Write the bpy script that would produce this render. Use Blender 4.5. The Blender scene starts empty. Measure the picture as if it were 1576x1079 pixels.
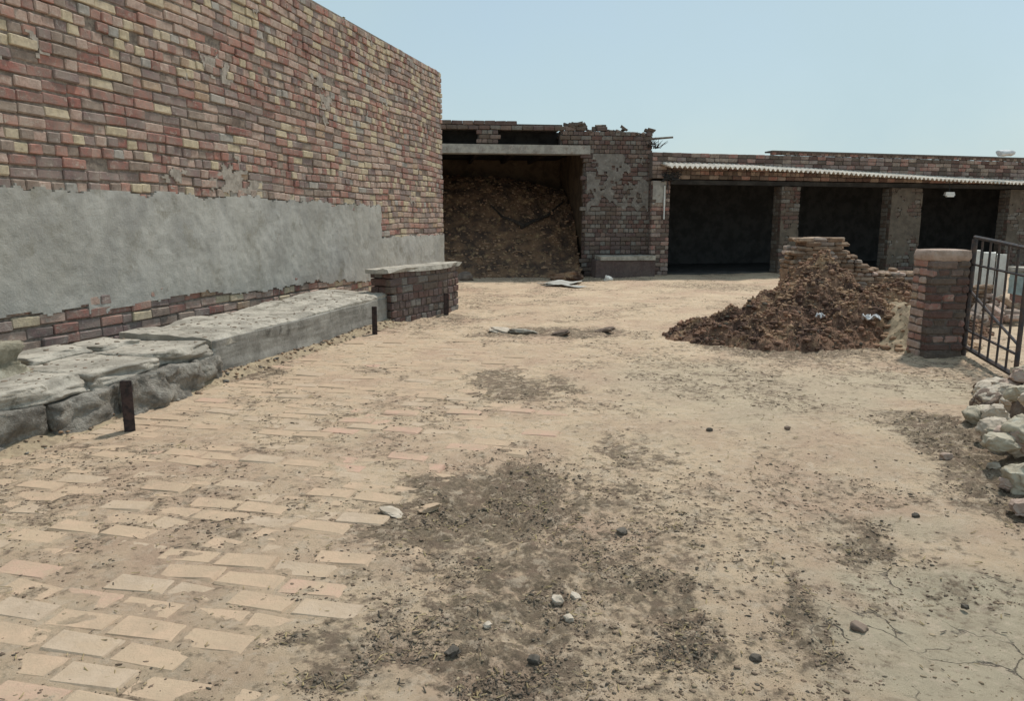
import bpy, math, random
import numpy as np
from mathutils import Vector, Matrix, Euler
random.seed(7); rng = np.random.default_rng(11)
sc = bpy.context.scene
C = sc.collection
# ------------------------------------------------------------ camera, sky, sun
F = 1150.0; CU, CV = 788.0, 539.5; PITCH = math.atan(199.5 / F); H = 1.5
cd = bpy.data.cameras.new('camera'); cam = bpy.data.objects.new('camera', cd); C.objects.link(cam)
cd.sensor_width = 36; cd.lens = 36 * F / 1576; cd.clip_end = 3000; cd.clip_start = 0.05
cam.location = (0, 0, H); cam.rotation_euler = (math.pi / 2 - PITCH, 0, 0)
sc.camera = cam
SUN_AZ, SUN_EL = math.radians(36), math.radians(60)      # azimuth to the right of straight ahead (+Y)
w = bpy.data.worlds.new('World'); sc.world = w; w.use_nodes = True
wn = w.node_tree; wn.nodes.clear()
sky = wn.nodes.new('ShaderNodeTexSky'); sky.sky_type = 'NISHITA'; sky.sun_disc = False
sky.sun_elevation = SUN_EL; sky.sun_rotation = SUN_AZ; sky.air_density = 1.3; sky.dust_density = 1.2; sky.ozone_density = 1.0
tc = wn.nodes.new('ShaderNodeTexCoord'); ns = wn.nodes.new('ShaderNodeTexNoise'); ns.inputs['Scale'].default_value = 2.6
ns.inputs['Detail'].default_value = 6; ns.inputs['Roughness'].default_value = .6
cr = wn.nodes.new('ShaderNodeMapRange'); cr.inputs[1].default_value = .35; cr.inputs[2].default_value = .75
cr.inputs[3].default_value = .60; cr.inputs[4].default_value = .95
mx = wn.nodes.new('ShaderNodeMix'); mx.data_type = 'RGBA'; mx.inputs[7].default_value = (4.4, 5.75, 6.25, 1)   # thin haze layer
bg = wn.nodes.new('ShaderNodeBackground'); bg.inputs[1].default_value = .105
wo = wn.nodes.new('ShaderNodeOutputWorld')
L = wn.links.new
L(tc.outputs['Generated'], ns.inputs['Vector']); L(ns.outputs['Fac'], cr.inputs[0]); L(cr.outputs[0], mx.inputs[0])
L(sky.outputs[0], mx.inputs[6]); L(mx.outputs[2], bg.inputs[0]); L(bg.outputs[0], wo.inputs[0])
sd = bpy.data.lights.new('sun', 'SUN'); sd.energy = 2.9; sd.angle = math.radians(4.0); sd.color = (1, .95, .87)
so = bpy.data.objects.new('sun', sd); C.objects.link(so)
sdir = Vector((math.sin(SUN_AZ) * math.cos(SUN_EL), math.cos(SUN_AZ) * math.cos(SUN_EL), math.sin(SUN_EL)))
so.rotation_euler = sdir.to_track_quat('Z', 'Y').to_euler(); so.location = (0, 0, 30)
sc.view_settings.view_transform = 'Standard'; sc.view_settings.look = 'None'
sc.view_settings.exposure = 0.12; sc.view_settings.gamma = 1; sc.view_settings.use_curve_mapping = False

# ------------------------------------------------------------ measuring helpers
CP, SP = math.cos(PITCH), math.sin(PITCH)
def ray(u, v):
    a, b = (u - CU) / F, (CV - v) / F
    return Vector((a, CP + SP * b, -SP + CP * b))
def P(u, v, z=0.0):
    r = ray(u, v); t = (z - H) / r.z; return Vector((r.x * t, r.y * t, z))
def PY(u, v, Y):
    r = ray(u, v); t = Y / r.y; return Vector((r.x * t, Y, H + r.z * t))
# ------------------------------------------------------------ noise in numpy
_tab = np.random.default_rng(3).random((256, 256))
def vn(x, y, f, s=0):
    x = np.asarray(x, float) * f + s * 17.31 + 500; y = np.asarray(y, float) * f + s * 9.77 + 500
    i = np.floor(x).astype(int); j = np.floor(y).astype(int); a = x - i; b = y - j
    a = a * a * (3 - 2 * a); b = b * b * (3 - 2 * b)
    g = lambda p, q: _tab[p % 256, q % 256]
    return (g(i, j) * (1 - a) + g(i + 1, j) * a) * (1 - b) + (g(i, j + 1) * (1 - a) + g(i + 1, j + 1) * a) * b
def fbm(x, y, f, o=4, s=0, r=.5):
    t = 0; A = 1; n = 0
    for k in range(o): t = t + A * vn(x, y, f * 2.03 ** k, s + k * 3); n += A; A *= r
    return t / n
def sstep(x, a, b):
    t = np.clip((x - a) / (b - a), 0, 1); return t * t * (3 - 2 * t)
# ------------------------------------------------------------ ground description (materials and relief)
def ell(u, v, ru, rv, wt):
    c = P(u, v); rx = ru / F * c.y; ry = (P(u, v - rv).y - P(u, v + rv).y) / 2
    return (c.x, c.y, rx, ry, wt)
LIT = [ell(*a) for a in [(800,860,190,130,.72),(1010,985,160,60,.5),(680,940,150,60,.6),(880,760,120,50,.5),(740,760,150,62,1.0),(640,800,80,34,.9),(760,1010,230,85,.8),(560,1010,170,60,.62),(900,880,140,100,.74),
  (1000,800,90,90,.5),(1020,930,50,90,.85),(1235,935,50,75,.7),(780,588,75,30,.85),(872,590,40,20,.8),(925,690,34,12,.7),(850,508,130,9,.85),(760,515,60,7,.8),
  (1350,820,55,32,.85),(1490,700,110,75,.95),(1545,780,60,40,.9),(700,487,70,8,.6),(375,572,80,13,.9),(420,690,60,16,.45),(860,424,190,9,.6),
  (1460,568,110,12,.5),(970,680,80,30,.45),(1200,520,170,36,.95),(300,800,120,20,.4),(560,840,70,20,.5),(480,985,90,30,.55),(1300,955,30,16,.8),  # first ellipse paints the shadow on the ground at the gate pillar's foot
  (1120,850,120,60,.35),(1180,700,70,20,.3),(560,500,160,10,.5),(1100,440,120,8,.5),(240,690,160,9,.5),(900,560,60,10,.4),(1060,600,50,12,.35)]]
MUD = [ell(*a) for a in [(1480,930,260,140,1.0),(1420,600,220,30,.7),(1180,600,260,60,.6)]]
def field(L_, x, y, warp=.18):
    xx = x + (fbm(x, y, 2.2, 3, 5) - .5) * 2 * warp * 1.6; yy = y + (fbm(x, y, 2.2, 3, 9) - .5) * 2 * warp * 2.2
    m = np.zeros_like(np.asarray(x, float))
    for cx, cy, rx, ry, wt in L_:
        d = np.sqrt(((xx - cx) / rx) ** 2 + ((yy - cy) / ry) ** 2)
        m = np.maximum(m, wt * (1 - sstep(d, .45, 1.25)))
    return m
PB = [(-3, -.9), (2.1, -.8), (3.1, -.52), (4.0, -.5), (4.65, -.35), (4.9, .2), (5.6, .35), (7.1, .35), (8.0, .3), (9.5, -.2), (10.5, -2.0)]
_py = np.array([p[0] for p in PB]); _px = np.array([p[1] for p in PB])
def pave(x, y):
    b = np.interp(y, _py, _px) + (fbm(x, y, 1.7, 3, 21) - .5) * .7
    return (1 - sstep(x, b - .12, b + .12)) * (1 - sstep(y, 8.6, 10.4))
def gh(x, y):
    x = np.asarray(x, float); y = np.asarray(y, float)
    l = field(LIT, x, y); p = pave(x, y)
    z = (fbm(x, y, .45, 3, 1) - .5) * .10 + (fbm(x, y, 2.4, 4, 2) - .5) * .035 + (fbm(x, y, 12, 3, 4) - .5) * .012
    z = z - .012 + p * (-(z) * .86 - .006) + p * (fbm(x, y, 4, 5, 14, .65) - .5) * .016                         # paving lies flatter
    dr = sstep(fbm(x, y, 1.3, 5, 61, .65), .46, .62) * (1 - p * .6); z += dr * (fbm(x, y, 7, 4, 66, .65) - .55) * .03
    z += l * (1 - p * .7) * (-.012 + (fbm(x, y, 11, 4, 6, .7) - .5) * .085)
    rut = np.exp(-((x - (1.5 + .03 * y + .12 * np.sin(y * .8))) / .28) ** 2) * (1 - sstep(y, 6, 9)); z -= rut * .02
    z += .12 * np.exp(-(((x - 3.75) / .9) ** 2 + ((y - 5.0) / .9) ** 2))
    far = sstep(np.hypot(x, y), 26, 60)
    return z * (1 - far) - .01 * far
# ------------------------------------------------------------ materials
M = {}
def mat(name, c1, c2=None, scale=8, rough=.95, bump=.5, bscale=40, c3=None, f3=.5, s3=2.0, bdist=.01, metal=0.0, stretch=None, dust=None):
    m = bpy.data.materials.new(name); m.use_nodes = True; nt = m.node_tree; N = nt.nodes; K = nt.links.new
    b = N['Principled BSDF']; b.inputs['Roughness'].default_value = rough; b.inputs['Metallic'].default_value = metal
    b.inputs['Specular IOR Level'].default_value = .2
    g = N.new('ShaderNodeNewGeometry'); vec = g.outputs['Position']
    if stretch:
        mp = N.new('ShaderNodeMapping'); mp.inputs['Scale'].default_value = stretch; K(vec, mp.inputs[0]); vec = mp.outputs[0]
    c2 = c2 or tuple(v * .6 for v in c1)
    n1 = N.new('ShaderNodeTexNoise'); n1.inputs['Scale'].default_value = scale; n1.inputs['Detail'].default_value = 7; n1.inputs['Roughness'].default_value = .65
    K(vec, n1.inputs['Vector'])
    r = N.new('ShaderNodeMapRange'); r.inputs[1].default_value = .42; r.inputs[2].default_value = .58; K(n1.outputs['Fac'], r.inputs[0])
    a = N.new('ShaderNodeMix'); a.data_type = 'RGBA'; a.inputs[6].default_value = (*c1, 1); a.inputs[7].default_value = (*c2, 1); K(r.outputs[0], a.inputs[0])
    out = a.outputs[2]
    if c3:
        n3 = N.new('ShaderNodeTexNoise'); n3.inputs['Scale'].default_value = s3; n3.inputs['Detail'].default_value = 9; n3.inputs['Roughness'].default_value = .72
        K(vec, n3.inputs['Vector'])
        r3 = N.new('ShaderNodeMapRange'); r3.inputs[1].default_value = f3; r3.inputs[2].default_value = f3 + .12; K(n3.outputs['Fac'], r3.inputs[0])
        d = N.new('ShaderNodeMix'); d.data_type = 'RGBA'; K(r3.outputs[0], d.inputs[0]); K(out, d.inputs[6]); d.inputs[7].default_value = (*c3, 1); out = d.outputs[2]
    if dust:
        nd = N.new('ShaderNodeTexNoise'); nd.inputs['Scale'].default_value = dust[2]; nd.inputs['Detail'].default_value = 10; nd.inputs['Roughness'].default_value = .7; K(vec, nd.inputs['Vector'])
        rd = N.new('ShaderNodeMapRange'); rd.inputs[1].default_value = .38; rd.inputs[2].default_value = .66; rd.inputs[3].default_value = dust[1] * .25; rd.inputs[4].default_value = dust[1]; K(nd.outputs['Fac'], rd.inputs[0])
        dm = N.new('ShaderNodeMix'); dm.data_type = 'RGBA'; K(rd.outputs[0], dm.inputs[0]); K(out, dm.inputs[6]); dm.inputs[7].default_value = (*dust[0], 1); out = dm.outputs[2]
    K(out, b.inputs['Base Color'])
    nb = N.new('ShaderNodeTexNoise'); nb.inputs['Scale'].default_value = bscale; nb.inputs['Detail'].default_value = 6; nb.inputs['Roughness'].default_value = .7
    K(vec, nb.inputs['Vector'])
    bp = N.new('ShaderNodeBump'); bp.inputs['Strength'].default_value = bump; bp.inputs['Distance'].default_value = bdist
    K(nb.outputs['Fac'], bp.inputs['Height']); K(bp.outputs[0], b.inputs['Normal'])
    M[name] = m; return m
LM = (.44, .41, .34)
WD_ = dict(dust=((.55,.46,.38), .50, 3.5), bump=.9, bscale=55)
mat('brick_dark_red', (.29,.105,.085), (.15,.06,.055), 14, c3=(.40,.33,.28), f3=.55, s3=16, **WD_)
mat('brick_purple', (.21,.135,.13), (.12,.09,.09), 14, c3=(.38,.33,.30), f3=.55, s3=16, **WD_)
mat('brick_red', (.40,.17,.13), (.26,.11,.09), 14, c3=(.42,.34,.28), f3=.55, s3=18, **WD_)
mat('brick_pink', (.48,.33,.27), (.34,.22,.18), 16, c3=(.50,.44,.37), f3=.54, s3=14, **WD_)
mat('brick_buff', (.60,.50,.33), (.44,.36,.24), 16, c3=(.32,.24,.18), f3=.60, s3=20, **WD_)
mat('brick_orange', (.45,.31,.20), (.32,.21,.14), 16, c3=(.48,.42,.33), f3=.56, s3=14, **WD_)
mat('brick_grey', (.36,.345,.315), (.25,.24,.22), 16, c3=(.48,.46,.42), f3=.56, s3=14, **WD_)
mat('brick_brown', (.25,.18,.145), (.16,.115,.095), 16, c3=(.36,.30,.25), f3=.57, s3=14, **WD_)
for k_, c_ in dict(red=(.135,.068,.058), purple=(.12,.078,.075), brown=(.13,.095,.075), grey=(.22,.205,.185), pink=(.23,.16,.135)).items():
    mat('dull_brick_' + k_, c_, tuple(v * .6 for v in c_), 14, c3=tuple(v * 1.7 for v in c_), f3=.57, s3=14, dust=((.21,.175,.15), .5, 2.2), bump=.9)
WALLB = []
SANDC = ((.50,.375,.26), .95, 4.5)
mat('paver_tan', (.52,.37,.26), (.38,.28,.20), 9, c3=(.34,.26,.19), f3=.56, s3=9, dust=SANDC, bump=.7)
mat('paver_pink', (.54,.335,.26), (.42,.27,.21), 9, c3=(.34,.26,.19), f3=.56, s3=9, dust=SANDC, bump=.7)
mat('paver_grey', (.49,.385,.29), (.38,.30,.23), 9, c3=(.34,.26,.19), f3=.56, s3=9, dust=SANDC, bump=.7)
mat('mud_brick', (.33,.225,.155), (.20,.135,.095), 9, c3=(.44,.33,.24), f3=.56, s3=7, bump=.8)
mat('mud_brick_pale', (.46,.35,.26), (.32,.23,.17), 9, bump=.8)
mat('mortar', (.30,.25,.205), (.19,.155,.13), 20, bump=.8)
mat('mortar_pale', (.42,.37,.315), (.30,.26,.22), 12, bump=.8)
mat('mortar_dark', (.15,.125,.11), (.10,.08,.07), 20, bump=.8)
mat('render', (.49,.475,.44), (.34,.33,.31), 1.8, c3=(.26,.245,.21), f3=.54, s3=2.4, dust=((.37,.345,.29), .6, .7), bump=.6, bscale=45, bdist=.012)
mat('concrete', (.34,.32,.285), (.23,.215,.19), 3.5, c3=(.13,.12,.105), f3=.56, s3=5, bump=.8, bscale=30)
mat('concrete_top', (.50,.455,.385), (.32,.29,.245), 4, c3=(.20,.18,.145), f3=.53, s3=6, bump=.9, bscale=24, bdist=.02)
mat('stone_pale', (.56,.48,.39), (.40,.335,.265), 9, c3=(.28,.24,.19), f3=.60, s3=8, bump=.6)
mat('stone_green', (.50,.44,.34), (.36,.31,.235), 9, c3=(.5,.49,.42), f3=.58, s3=8, bump=.6)
mat('stone_pink', (.46,.35,.29), (.34,.25,.20), 9, c3=(.5,.42,.35), f3=.58, s3=8, bump=.6)
mat('stone_brown', (.24,.18,.14), (.15,.11,.09), 9, bump=.6)
mat('stone_dark', (.17,.145,.12), (.09,.078,.065), 9, c3=(.2,.17,.14), f3=.6, s3=9, bump=.6)
mat('stone_rough', (.36,.33,.285), (.18,.163,.14), 5, c3=(.42,.39,.34), f3=.55, s3=9, bump=1, bscale=15, bdist=.06)
mat('stone_mossy', (.36,.325,.25), (.20,.18,.13), 5, c3=(.48,.45,.37), f3=.56, s3=4, bump=.9, bscale=26, bdist=.02)
mat('rust', (.075,.05,.045), (.035,.028,.028), 20, rough=.8, bump=.5)
mat('iron', (.055,.055,.06), (.10,.075,.065), 14, rough=.6, bump=.3, metal=.3)
mat('dung', (.29,.175,.115), (.10,.06,.045), 3.2, c3=(.46,.31,.19), f3=.52, s3=2.6, bump=1, bscale=45, bdist=.03)
mat('dung_clod', (.29,.165,.11), (.10,.06,.045), 3.2, c3=(.46,.31,.19), f3=.52, s3=2.6, bump=.8)
mat('dung_dry', (.40,.26,.165), (.24,.15,.095), 9, bump=.8)
mat('litter_dark', (.15,.125,.095), (.085,.07,.056), 9, c3=(.26,.21,.155), f3=.58, s3=5, bump=.6)
mat('litter_tan', (.38,.30,.20), (.27,.205,.14), 9, bump=.6)
mat('litter_brown', (.24,.175,.125), (.15,.11,.08), 9, bump=.6)
mat('straw', (.42,.33,.18), (.28,.21,.12), 9, bump=.2)
mat('straw_earth', (.22,.13,.078), (.085,.056,.042), 2.2, c3=(.38,.25,.135), f3=.55, s3=3.5, bump=1, bscale=25, bdist=.03)
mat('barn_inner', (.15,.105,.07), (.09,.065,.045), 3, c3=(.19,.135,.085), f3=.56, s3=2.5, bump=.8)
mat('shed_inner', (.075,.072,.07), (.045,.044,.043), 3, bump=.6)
mat('soot_shade', (.06,.058,.056), (.035,.034,.034), 3, bump=.4)  # near-black; on the shed lintel and slot backing it paints in shade
mat('wood_dark', (.07,.055,.045), (.035,.03,.027), 12, bump=.6)
mat('wood_grey', (.25,.22,.19), (.15,.13,.11), 12, bump=.6)
mat('col_plaster', (.15,.125,.10), (.105,.088,.072), 4, c3=(.19,.16,.13), f3=.57, s3=3, bump=.6)
mat('grey_lime', (.215,.195,.175), (.15,.135,.12), 6, c3=(.28,.26,.235), f3=.54, s3=8, bump=.7)
mat('lime_plaster', (.40,.38,.34), (.28,.265,.24), 5, c3=(.20,.15,.13), f3=.55, s3=6, bump=.7)
mat('asbestos', (.72,.66,.58), (.55,.49,.42), 5, c3=(.30,.25,.2), f3=.62, s3=6, bump=.3)
mat('whitewash', (.74,.73,.68), (.62,.60,.55), 4, c3=(.42,.38,.33), f3=.64, s3=4, bump=.4)
mat('teal_paint', (.42,.52,.50), (.30,.38,.37), 5, c3=(.5,.47,.4), f3=.6, s3=6, bump=.3)
mat('cloth_white', (.66,.66,.66), (.52,.52,.53), 6, bump=.5)
mat('sheet_grey', (.48,.47,.44), (.36,.34,.30), 4, bump=.3)
mat('plastic_white', (.72,.72,.70), (.60,.60,.58), 4, rough=.5, bump=.1)
mat('lens', (.8,.8,.78), (.72,.72,.70), 4, rough=.3, bump=.0)
mat('cable', (.03,.03,.032), (.05,.05,.05), 10, rough=.6, bump=.1)
mat('leaf_dry', (.14,.15,.08), (.22,.19,.10), 10, bump=.3)
# ground material: sand, litter, pale mud with fine cracks
gm = bpy.data.materials.new('dusty_ground'); gm.use_nodes = True; M['ground'] = gm
nt = gm.node_tree; N = nt.nodes; K = nt.links.new; b = N['Principled BSDF']; b.inputs['Roughness'].default_value = .97; b.inputs['Specular IOR Level'].default_value = .12
g = N.new('ShaderNodeNewGeometry')
def tex(s, d=8, r=.68):
    n = N.new('ShaderNodeTexNoise'); n.inputs['Scale'].default_value = s; n.inputs['Detail'].default_value = d; n.inputs['Roughness'].default_value = r
    K(g.outputs['Position'], n.inputs['Vector']); return n.outputs['Fac']
def rg(o, a, c, lo=0, hi=1):
    r = N.new('ShaderNodeMapRange'); r.inputs[1].default_value = a; r.inputs[2].default_value = c; r.inputs[3].default_value = lo; r.inputs[4].default_value = hi; K(o, r.inputs[0]); return r.outputs[0]
def mixc(f, a, c):
    m = N.new('ShaderNodeMix'); m.data_type = 'RGBA'; K(f, m.inputs[0])
    for i, q in ((6, a), (7, c)):
        if isinstance(q, tuple): m.inputs[i].default_value = (*q, 1)
        else: K(q, m.inputs[i])
    return m.outputs[2]
def mth(op, a, c):
    m = N.new('ShaderNodeMath'); m.operation = op
    for i, q in ((0, a), (1, c)):
        if isinstance(q, (int, float)): m.inputs[i].default_value = q
        else: K(q, m.inputs[i])
    return m.outputs[0]
def att(n):
    a = N.new('ShaderNodeAttribute'); a.attribute_name = n; return a.outputs['Fac']
sand = mixc(rg(tex(1.6), .38, .62), (.65,.495,.345), (.56,.42,.29))
sand = mixc(rg(tex(9), .50, .66), sand, (.60,.48,.355))
sand = mixc(rg(tex(.8, 3), .45, .65), sand, (.53,.375,.27))
mud = mixc(rg(tex(5), .4, .65), (.54,.455,.33), (.46,.385,.28))
col = mixc(att('mud'), sand, mud)
fine = mixc(rg(tex(22, 12, .85), .45, .57), (.105,.083,.06), (.275,.21,.145))
fine = mixc(rg(tex(4.1, 12, .8), .47, .58), fine, (.21,.15,.11))
fine = mixc(rg(tex(15, 12, .85), .55, .62), fine, (.46,.37,.27))
lm = rg(mth('ADD', mth('MULTIPLY', att('litter'), 1.35), mth('ADD', mth('MULTIPLY', mth('SUBTRACT', tex(5, 10, .75), .5), 3.0), mth('MULTIPLY', mth('SUBTRACT', tex(19, 8, .7), .5), 4.5))), .35, 1.0)
lm = mth('MULTIPLY', lm, .92)
col = mixc(lm, col, fine)
col = mixc(mth('MULTIPLY', rg(tex(3.6, 12, .78), .55, .64), .55), col, (.31,.245,.18))
col = mixc(mth('MULTIPLY', rg(tex(17, 8, .7), .55, .63), .5), col, (.28,.215,.155))
col = mixc(mth('MULTIPLY', rg(tex(13, 8, .7), .54, .62), .55), col, (.66,.53,.40))
col = mixc(mth('MULTIPLY', rg(tex(1.1, 10, .75), .54, .66), .3), col, (.34,.27,.195))
spk = rg(tex(60, 6, .8), .60, .70); col = mixc(mth('MULTIPLY', spk, .55), col, (.20,.155,.115))
spk2 = rg(tex(47, 5, .8), .60, .68); col = mixc(mth('MULTIPLY', spk2, .5), col, (.50,.42,.32))
vo = N.new('ShaderNodeTexVoronoi'); vo.feature = 'DISTANCE_TO_EDGE'; vo.inputs['Scale'].default_value = 3.6
nv = N.new('ShaderNodeTexNoise'); nv.inputs['Scale'].default_value = 7; nv.inputs['Detail'].default_value = 5; K(g.outputs['Position'], nv.inputs['Vector'])
vm = N.new('ShaderNodeVectorMath'); vm.operation = 'MULTIPLY_ADD'; K(nv.outputs['Color'], vm.inputs[0]); vm.inputs[1].default_value = (.22,.22,.22); K(g.outputs['Position'], vm.inputs[2])
K(vm.outputs[0], vo.inputs['Vector'])
ck = mth('MULTIPLY', mth('MULTIPLY', rg(vo.outputs['Distance'], .0, .022, 1, 0), rg(att('crack'), .3, .8)), rg(tex(2.3, 3), .44, .54))
col = mixc(mth('MULTIPLY', ck, .85), col, (.13,.105,.09))
K(col, b.inputs['Base Color'])
hgt = mth('ADD', mth('MULTIPLY', tex(18, 14, .85), 1.3), mth('MULTIPLY', ck, -1.2))
bp = N.new('ShaderNodeBump'); bp.inputs['Strength'].default_value = .8; bp.inputs['Distance'].default_value = .03; K(hgt, bp.inputs['Height']); K(bp.outputs[0], b.inputs['Normal'])

# ------------------------------------------------------------ object helpers
def tag(o, label=None, cat=None, group=None, kind=None):
    if label: o['label'] = label
    if cat: o['category'] = cat
    if group: o['group'] = group
    if kind: o['kind'] = kind
    return o
def empty(name, loc, label=None, cat=None, group=None, rz=0, kind=None):
    o = bpy.data.objects.new(name, None); C.objects.link(o); o.location = loc; o.rotation_euler = (0, 0, rz); o.empty_display_size = .2
    return tag(o, label, cat, group, kind)
def link(name, me, parent=None, mx=None):
    o = bpy.data.objects.new(name, me); C.objects.link(o)
    if mx is not None: o.matrix_world = mx
    if parent is not None:
        o.parent = parent; o.matrix_parent_inverse = pinv(parent)
    return o
def pinv(p):
    m = Matrix.LocRotScale(p.location, p.rotation_euler, p.scale)
    if p.parent is not None: m = Matrix.LocRotScale(p.parent.location, p.parent.rotation_euler, p.parent.scale) @ p.matrix_parent_inverse @ m if False else m
    return m.inverted()
def mesh(name, V, Fc, mats, mi=None, smooth=False):
    me = bpy.data.meshes.new(name)
    V = np.asarray(V, np.float32); me.from_pydata(V.tolist() if len(V) < 200000 else V.tolist(), [], Fc if isinstance(Fc, list) else Fc.tolist())
    for m in (mats if isinstance(mats, (list, tuple)) else [mats]): me.materials.append(M[m] if isinstance(m, str) else m)
    if mi is not None: me.polygons.foreach_set('material_index', np.asarray(mi, np.int32))
    if smooth: me.polygons.foreach_set('use_smooth', np.ones(len(me.polygons), bool))
    me.update(); return me
class MB:
    def __init__(s): s.V = []; s.F = []; s.mi = []
    def add(s, V, Fc, m=0):
        o = len(s.V); s.V += [tuple(v) for v in V]; s.F += [tuple(i + o for i in f) for f in Fc]; s.mi += [m] * len(Fc)
    def box(s, c, d, rot=None, m=0, jit=0, taper=1.0):
        V = []
        for z in (-1, 1):
            k = taper if z > 0 else 1
            for x, y in ((-1, -1), (1, -1), (1, 1), (-1, 1)):
                V.append(Vector((x * d[0] / 2 * k + random.uniform(-jit, jit), y * d[1] / 2 * k + random.uniform(-jit, jit), z * d[2] / 2 + random.uniform(-jit, jit))))
        if rot is not None: V = [rot @ v for v in V]
        V = [v + Vector(c) for v in V]
        s.add(V, [(0,3,2,1),(4,5,6,7),(0,1,5,4),(1,2,6,5),(2,3,7,6),(3,0,4,7)], m)
    def tube(s, pts, r0, r1=None, n=7, m=0, wob=0):
        r1 = r0 if r1 is None else r1; V = []; Fc = []; k = len(pts)
        for i, p in enumerate(pts):
            p = Vector(p); t = (Vector(pts[min(i + 1, k - 1)]) - Vector(pts[max(i - 1, 0)])).normalized()
            a = t.orthogonal().normalized(); bb = t.cross(a); r = r0 + (r1 - r0) * i / max(1, k - 1)
            for j in range(n):
                q = 2 * math.pi * j / n; rr = r * (1 + random.uniform(-wob, wob)); V.append(p + a * math.cos(q) * rr + bb * math.sin(q) * rr)
        for i in range(k - 1):
            for j in range(n): Fc.append((i * n + j, i * n + (j + 1) % n, (i + 1) * n + (j + 1) % n, (i + 1) * n + j))
        Fc.append(tuple(range(n))[::-1]); Fc.append(tuple((k - 1) * n + j for j in range(n))); s.add(V, Fc, m)
    def build(s, name, mats, parent=None, smooth=False):
        return link(name, mesh(name, s.V, s.F, mats, s.mi, smooth), parent)
# worn brick with chamfered, jittered corners: 24 vertices, 44 triangles
def brick_geo(l, d, h, seed, wear=.012):
    r = random.Random(seed); V = []; idx = {}
    ch = wear
    for sx in (-1, 1):
        for sy in (-1, 1):
            for sz in (-1, 1):
                e = [ch * r.uniform(.4, 1.5) for _ in range(3)]
                j = Vector((r.uniform(-1, 1), r.uniform(-1, 1), r.uniform(-1, 1))) * wear * .45
                X, Y, Z = l / 2, d / 2, h / 2
                for ax in range(3):
                    p = [X - e[0], Y - e[1], Z - e[2]]; p[ax] = (X, Y, Z)[ax]
                    idx[(sx, sy, sz, ax)] = len(V); V.append(Vector((sx * p[0], sy * p[1], sz * p[2])) + j)
    Fc = []
    def face(ks):
        c = sum((V[k] for k in ks), Vector()) / len(ks); a = (V[ks[1]] - V[ks[0]]).cross(V[ks[2]] - V[ks[1]])
        Fc.append(tuple(ks) if a.dot(c) > 0 else tuple(reversed(ks)))
    q = ((-1, -1), (1, -1), (1, 1), (-1, 1))
    for s in (-1, 1):
        face([idx[(s, a, c, 0)] for a, c in q]); face([idx[(a, s, c, 1)] for a, c in q]); face([idx[(a, c, s, 2)] for a, c in q])
    for a in (-1, 1):
        for c in (-1, 1):
            face([idx[(a, c, -1, 0)], idx[(a, c, 1, 0)], idx[(a, c, 1, 1)], idx[(a, c, -1, 1)]])
            face([idx[(a, -1, c, 0)], idx[(a, 1, c, 0)], idx[(a, 1, c, 2)], idx[(a, -1, c, 2)]])
            face([idx[(-1, a, c, 1)], idx[(1, a, c, 1)], idx[(1, a, c, 2)], idx[(-1, a, c, 2)]])
            for e in (-1, 1): face([idx[(a, c, e, 0)], idx[(a, c, e, 1)], idx[(a, c, e, 2)]])
    return V, Fc
_bc = {}
def brick_mesh(key, seed, m, wear):
    k = (key, seed, m)
    if k not in _bc:
        V, Fc = _bg(key, seed, wear); _bc[k] = mesh('brick', V, Fc, m)
    return _bc[k]
_gc = {}
def _bg(key, seed, wear):
    if (key, seed) not in _gc: _gc[(key, seed)] = brick_geo(*key, seed * 31 + int(key[0] * 1000), wear)
    return _gc[(key, seed)]
def place_bricks(parent, items, limit, name='brick', wear=.012):
    """items: (matrix, (l,d,h), material); the nearest in view become objects, the rest one joined part"""
    def key(it):
        p = it[0].translation; q = Vector((p.x, p.y - 0, p.z)); inview = p.y > 1.5 and abs(p.x) < .72 * p.y + .2
        return (0 if inview else 1, q.length)
    items = sorted(items, key=key)
    for it in items[:limit]:
        link(name, brick_mesh(it[1], random.randrange(6), it[2], wear), parent, it[0])
    rest = items[limit:]
    if rest:
        mats = sorted({it[2] for it in rest}); V = []; Fc = []; mi = []
        for mt, key_, m in rest:
            v, f = _bg(key_, random.randrange(6), wear); o = len(V)
            V += [tuple(mt @ p) for p in v]; Fc += [tuple(i + o for i in q) for q in f]; mi += [mats.index(m)] * len(f)
        o = link('brick_courses', mesh('brick_courses', V, Fc, mats, mi), parent); o['kind'] = 'stuff'
def frame(p, d, n, tilt=0.0, roll=0.0, yaw=0.0):
    """matrix: local X along d, local Y into the wall (-n), Z up"""
    d = Vector(d).normalized(); y = -Vector(n).normalized(); z = d.cross(y).normalized()
    if z.z < 0: z = -z
    m = Matrix((d, y, z)).transposed()
    if m.determinant() < 0: m = Matrix((-d, y, z)).transposed()
    m = m @ Euler((tilt, roll, yaw)).to_matrix()
    r = m.to_4x4(); r.translation = p; return r
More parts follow.
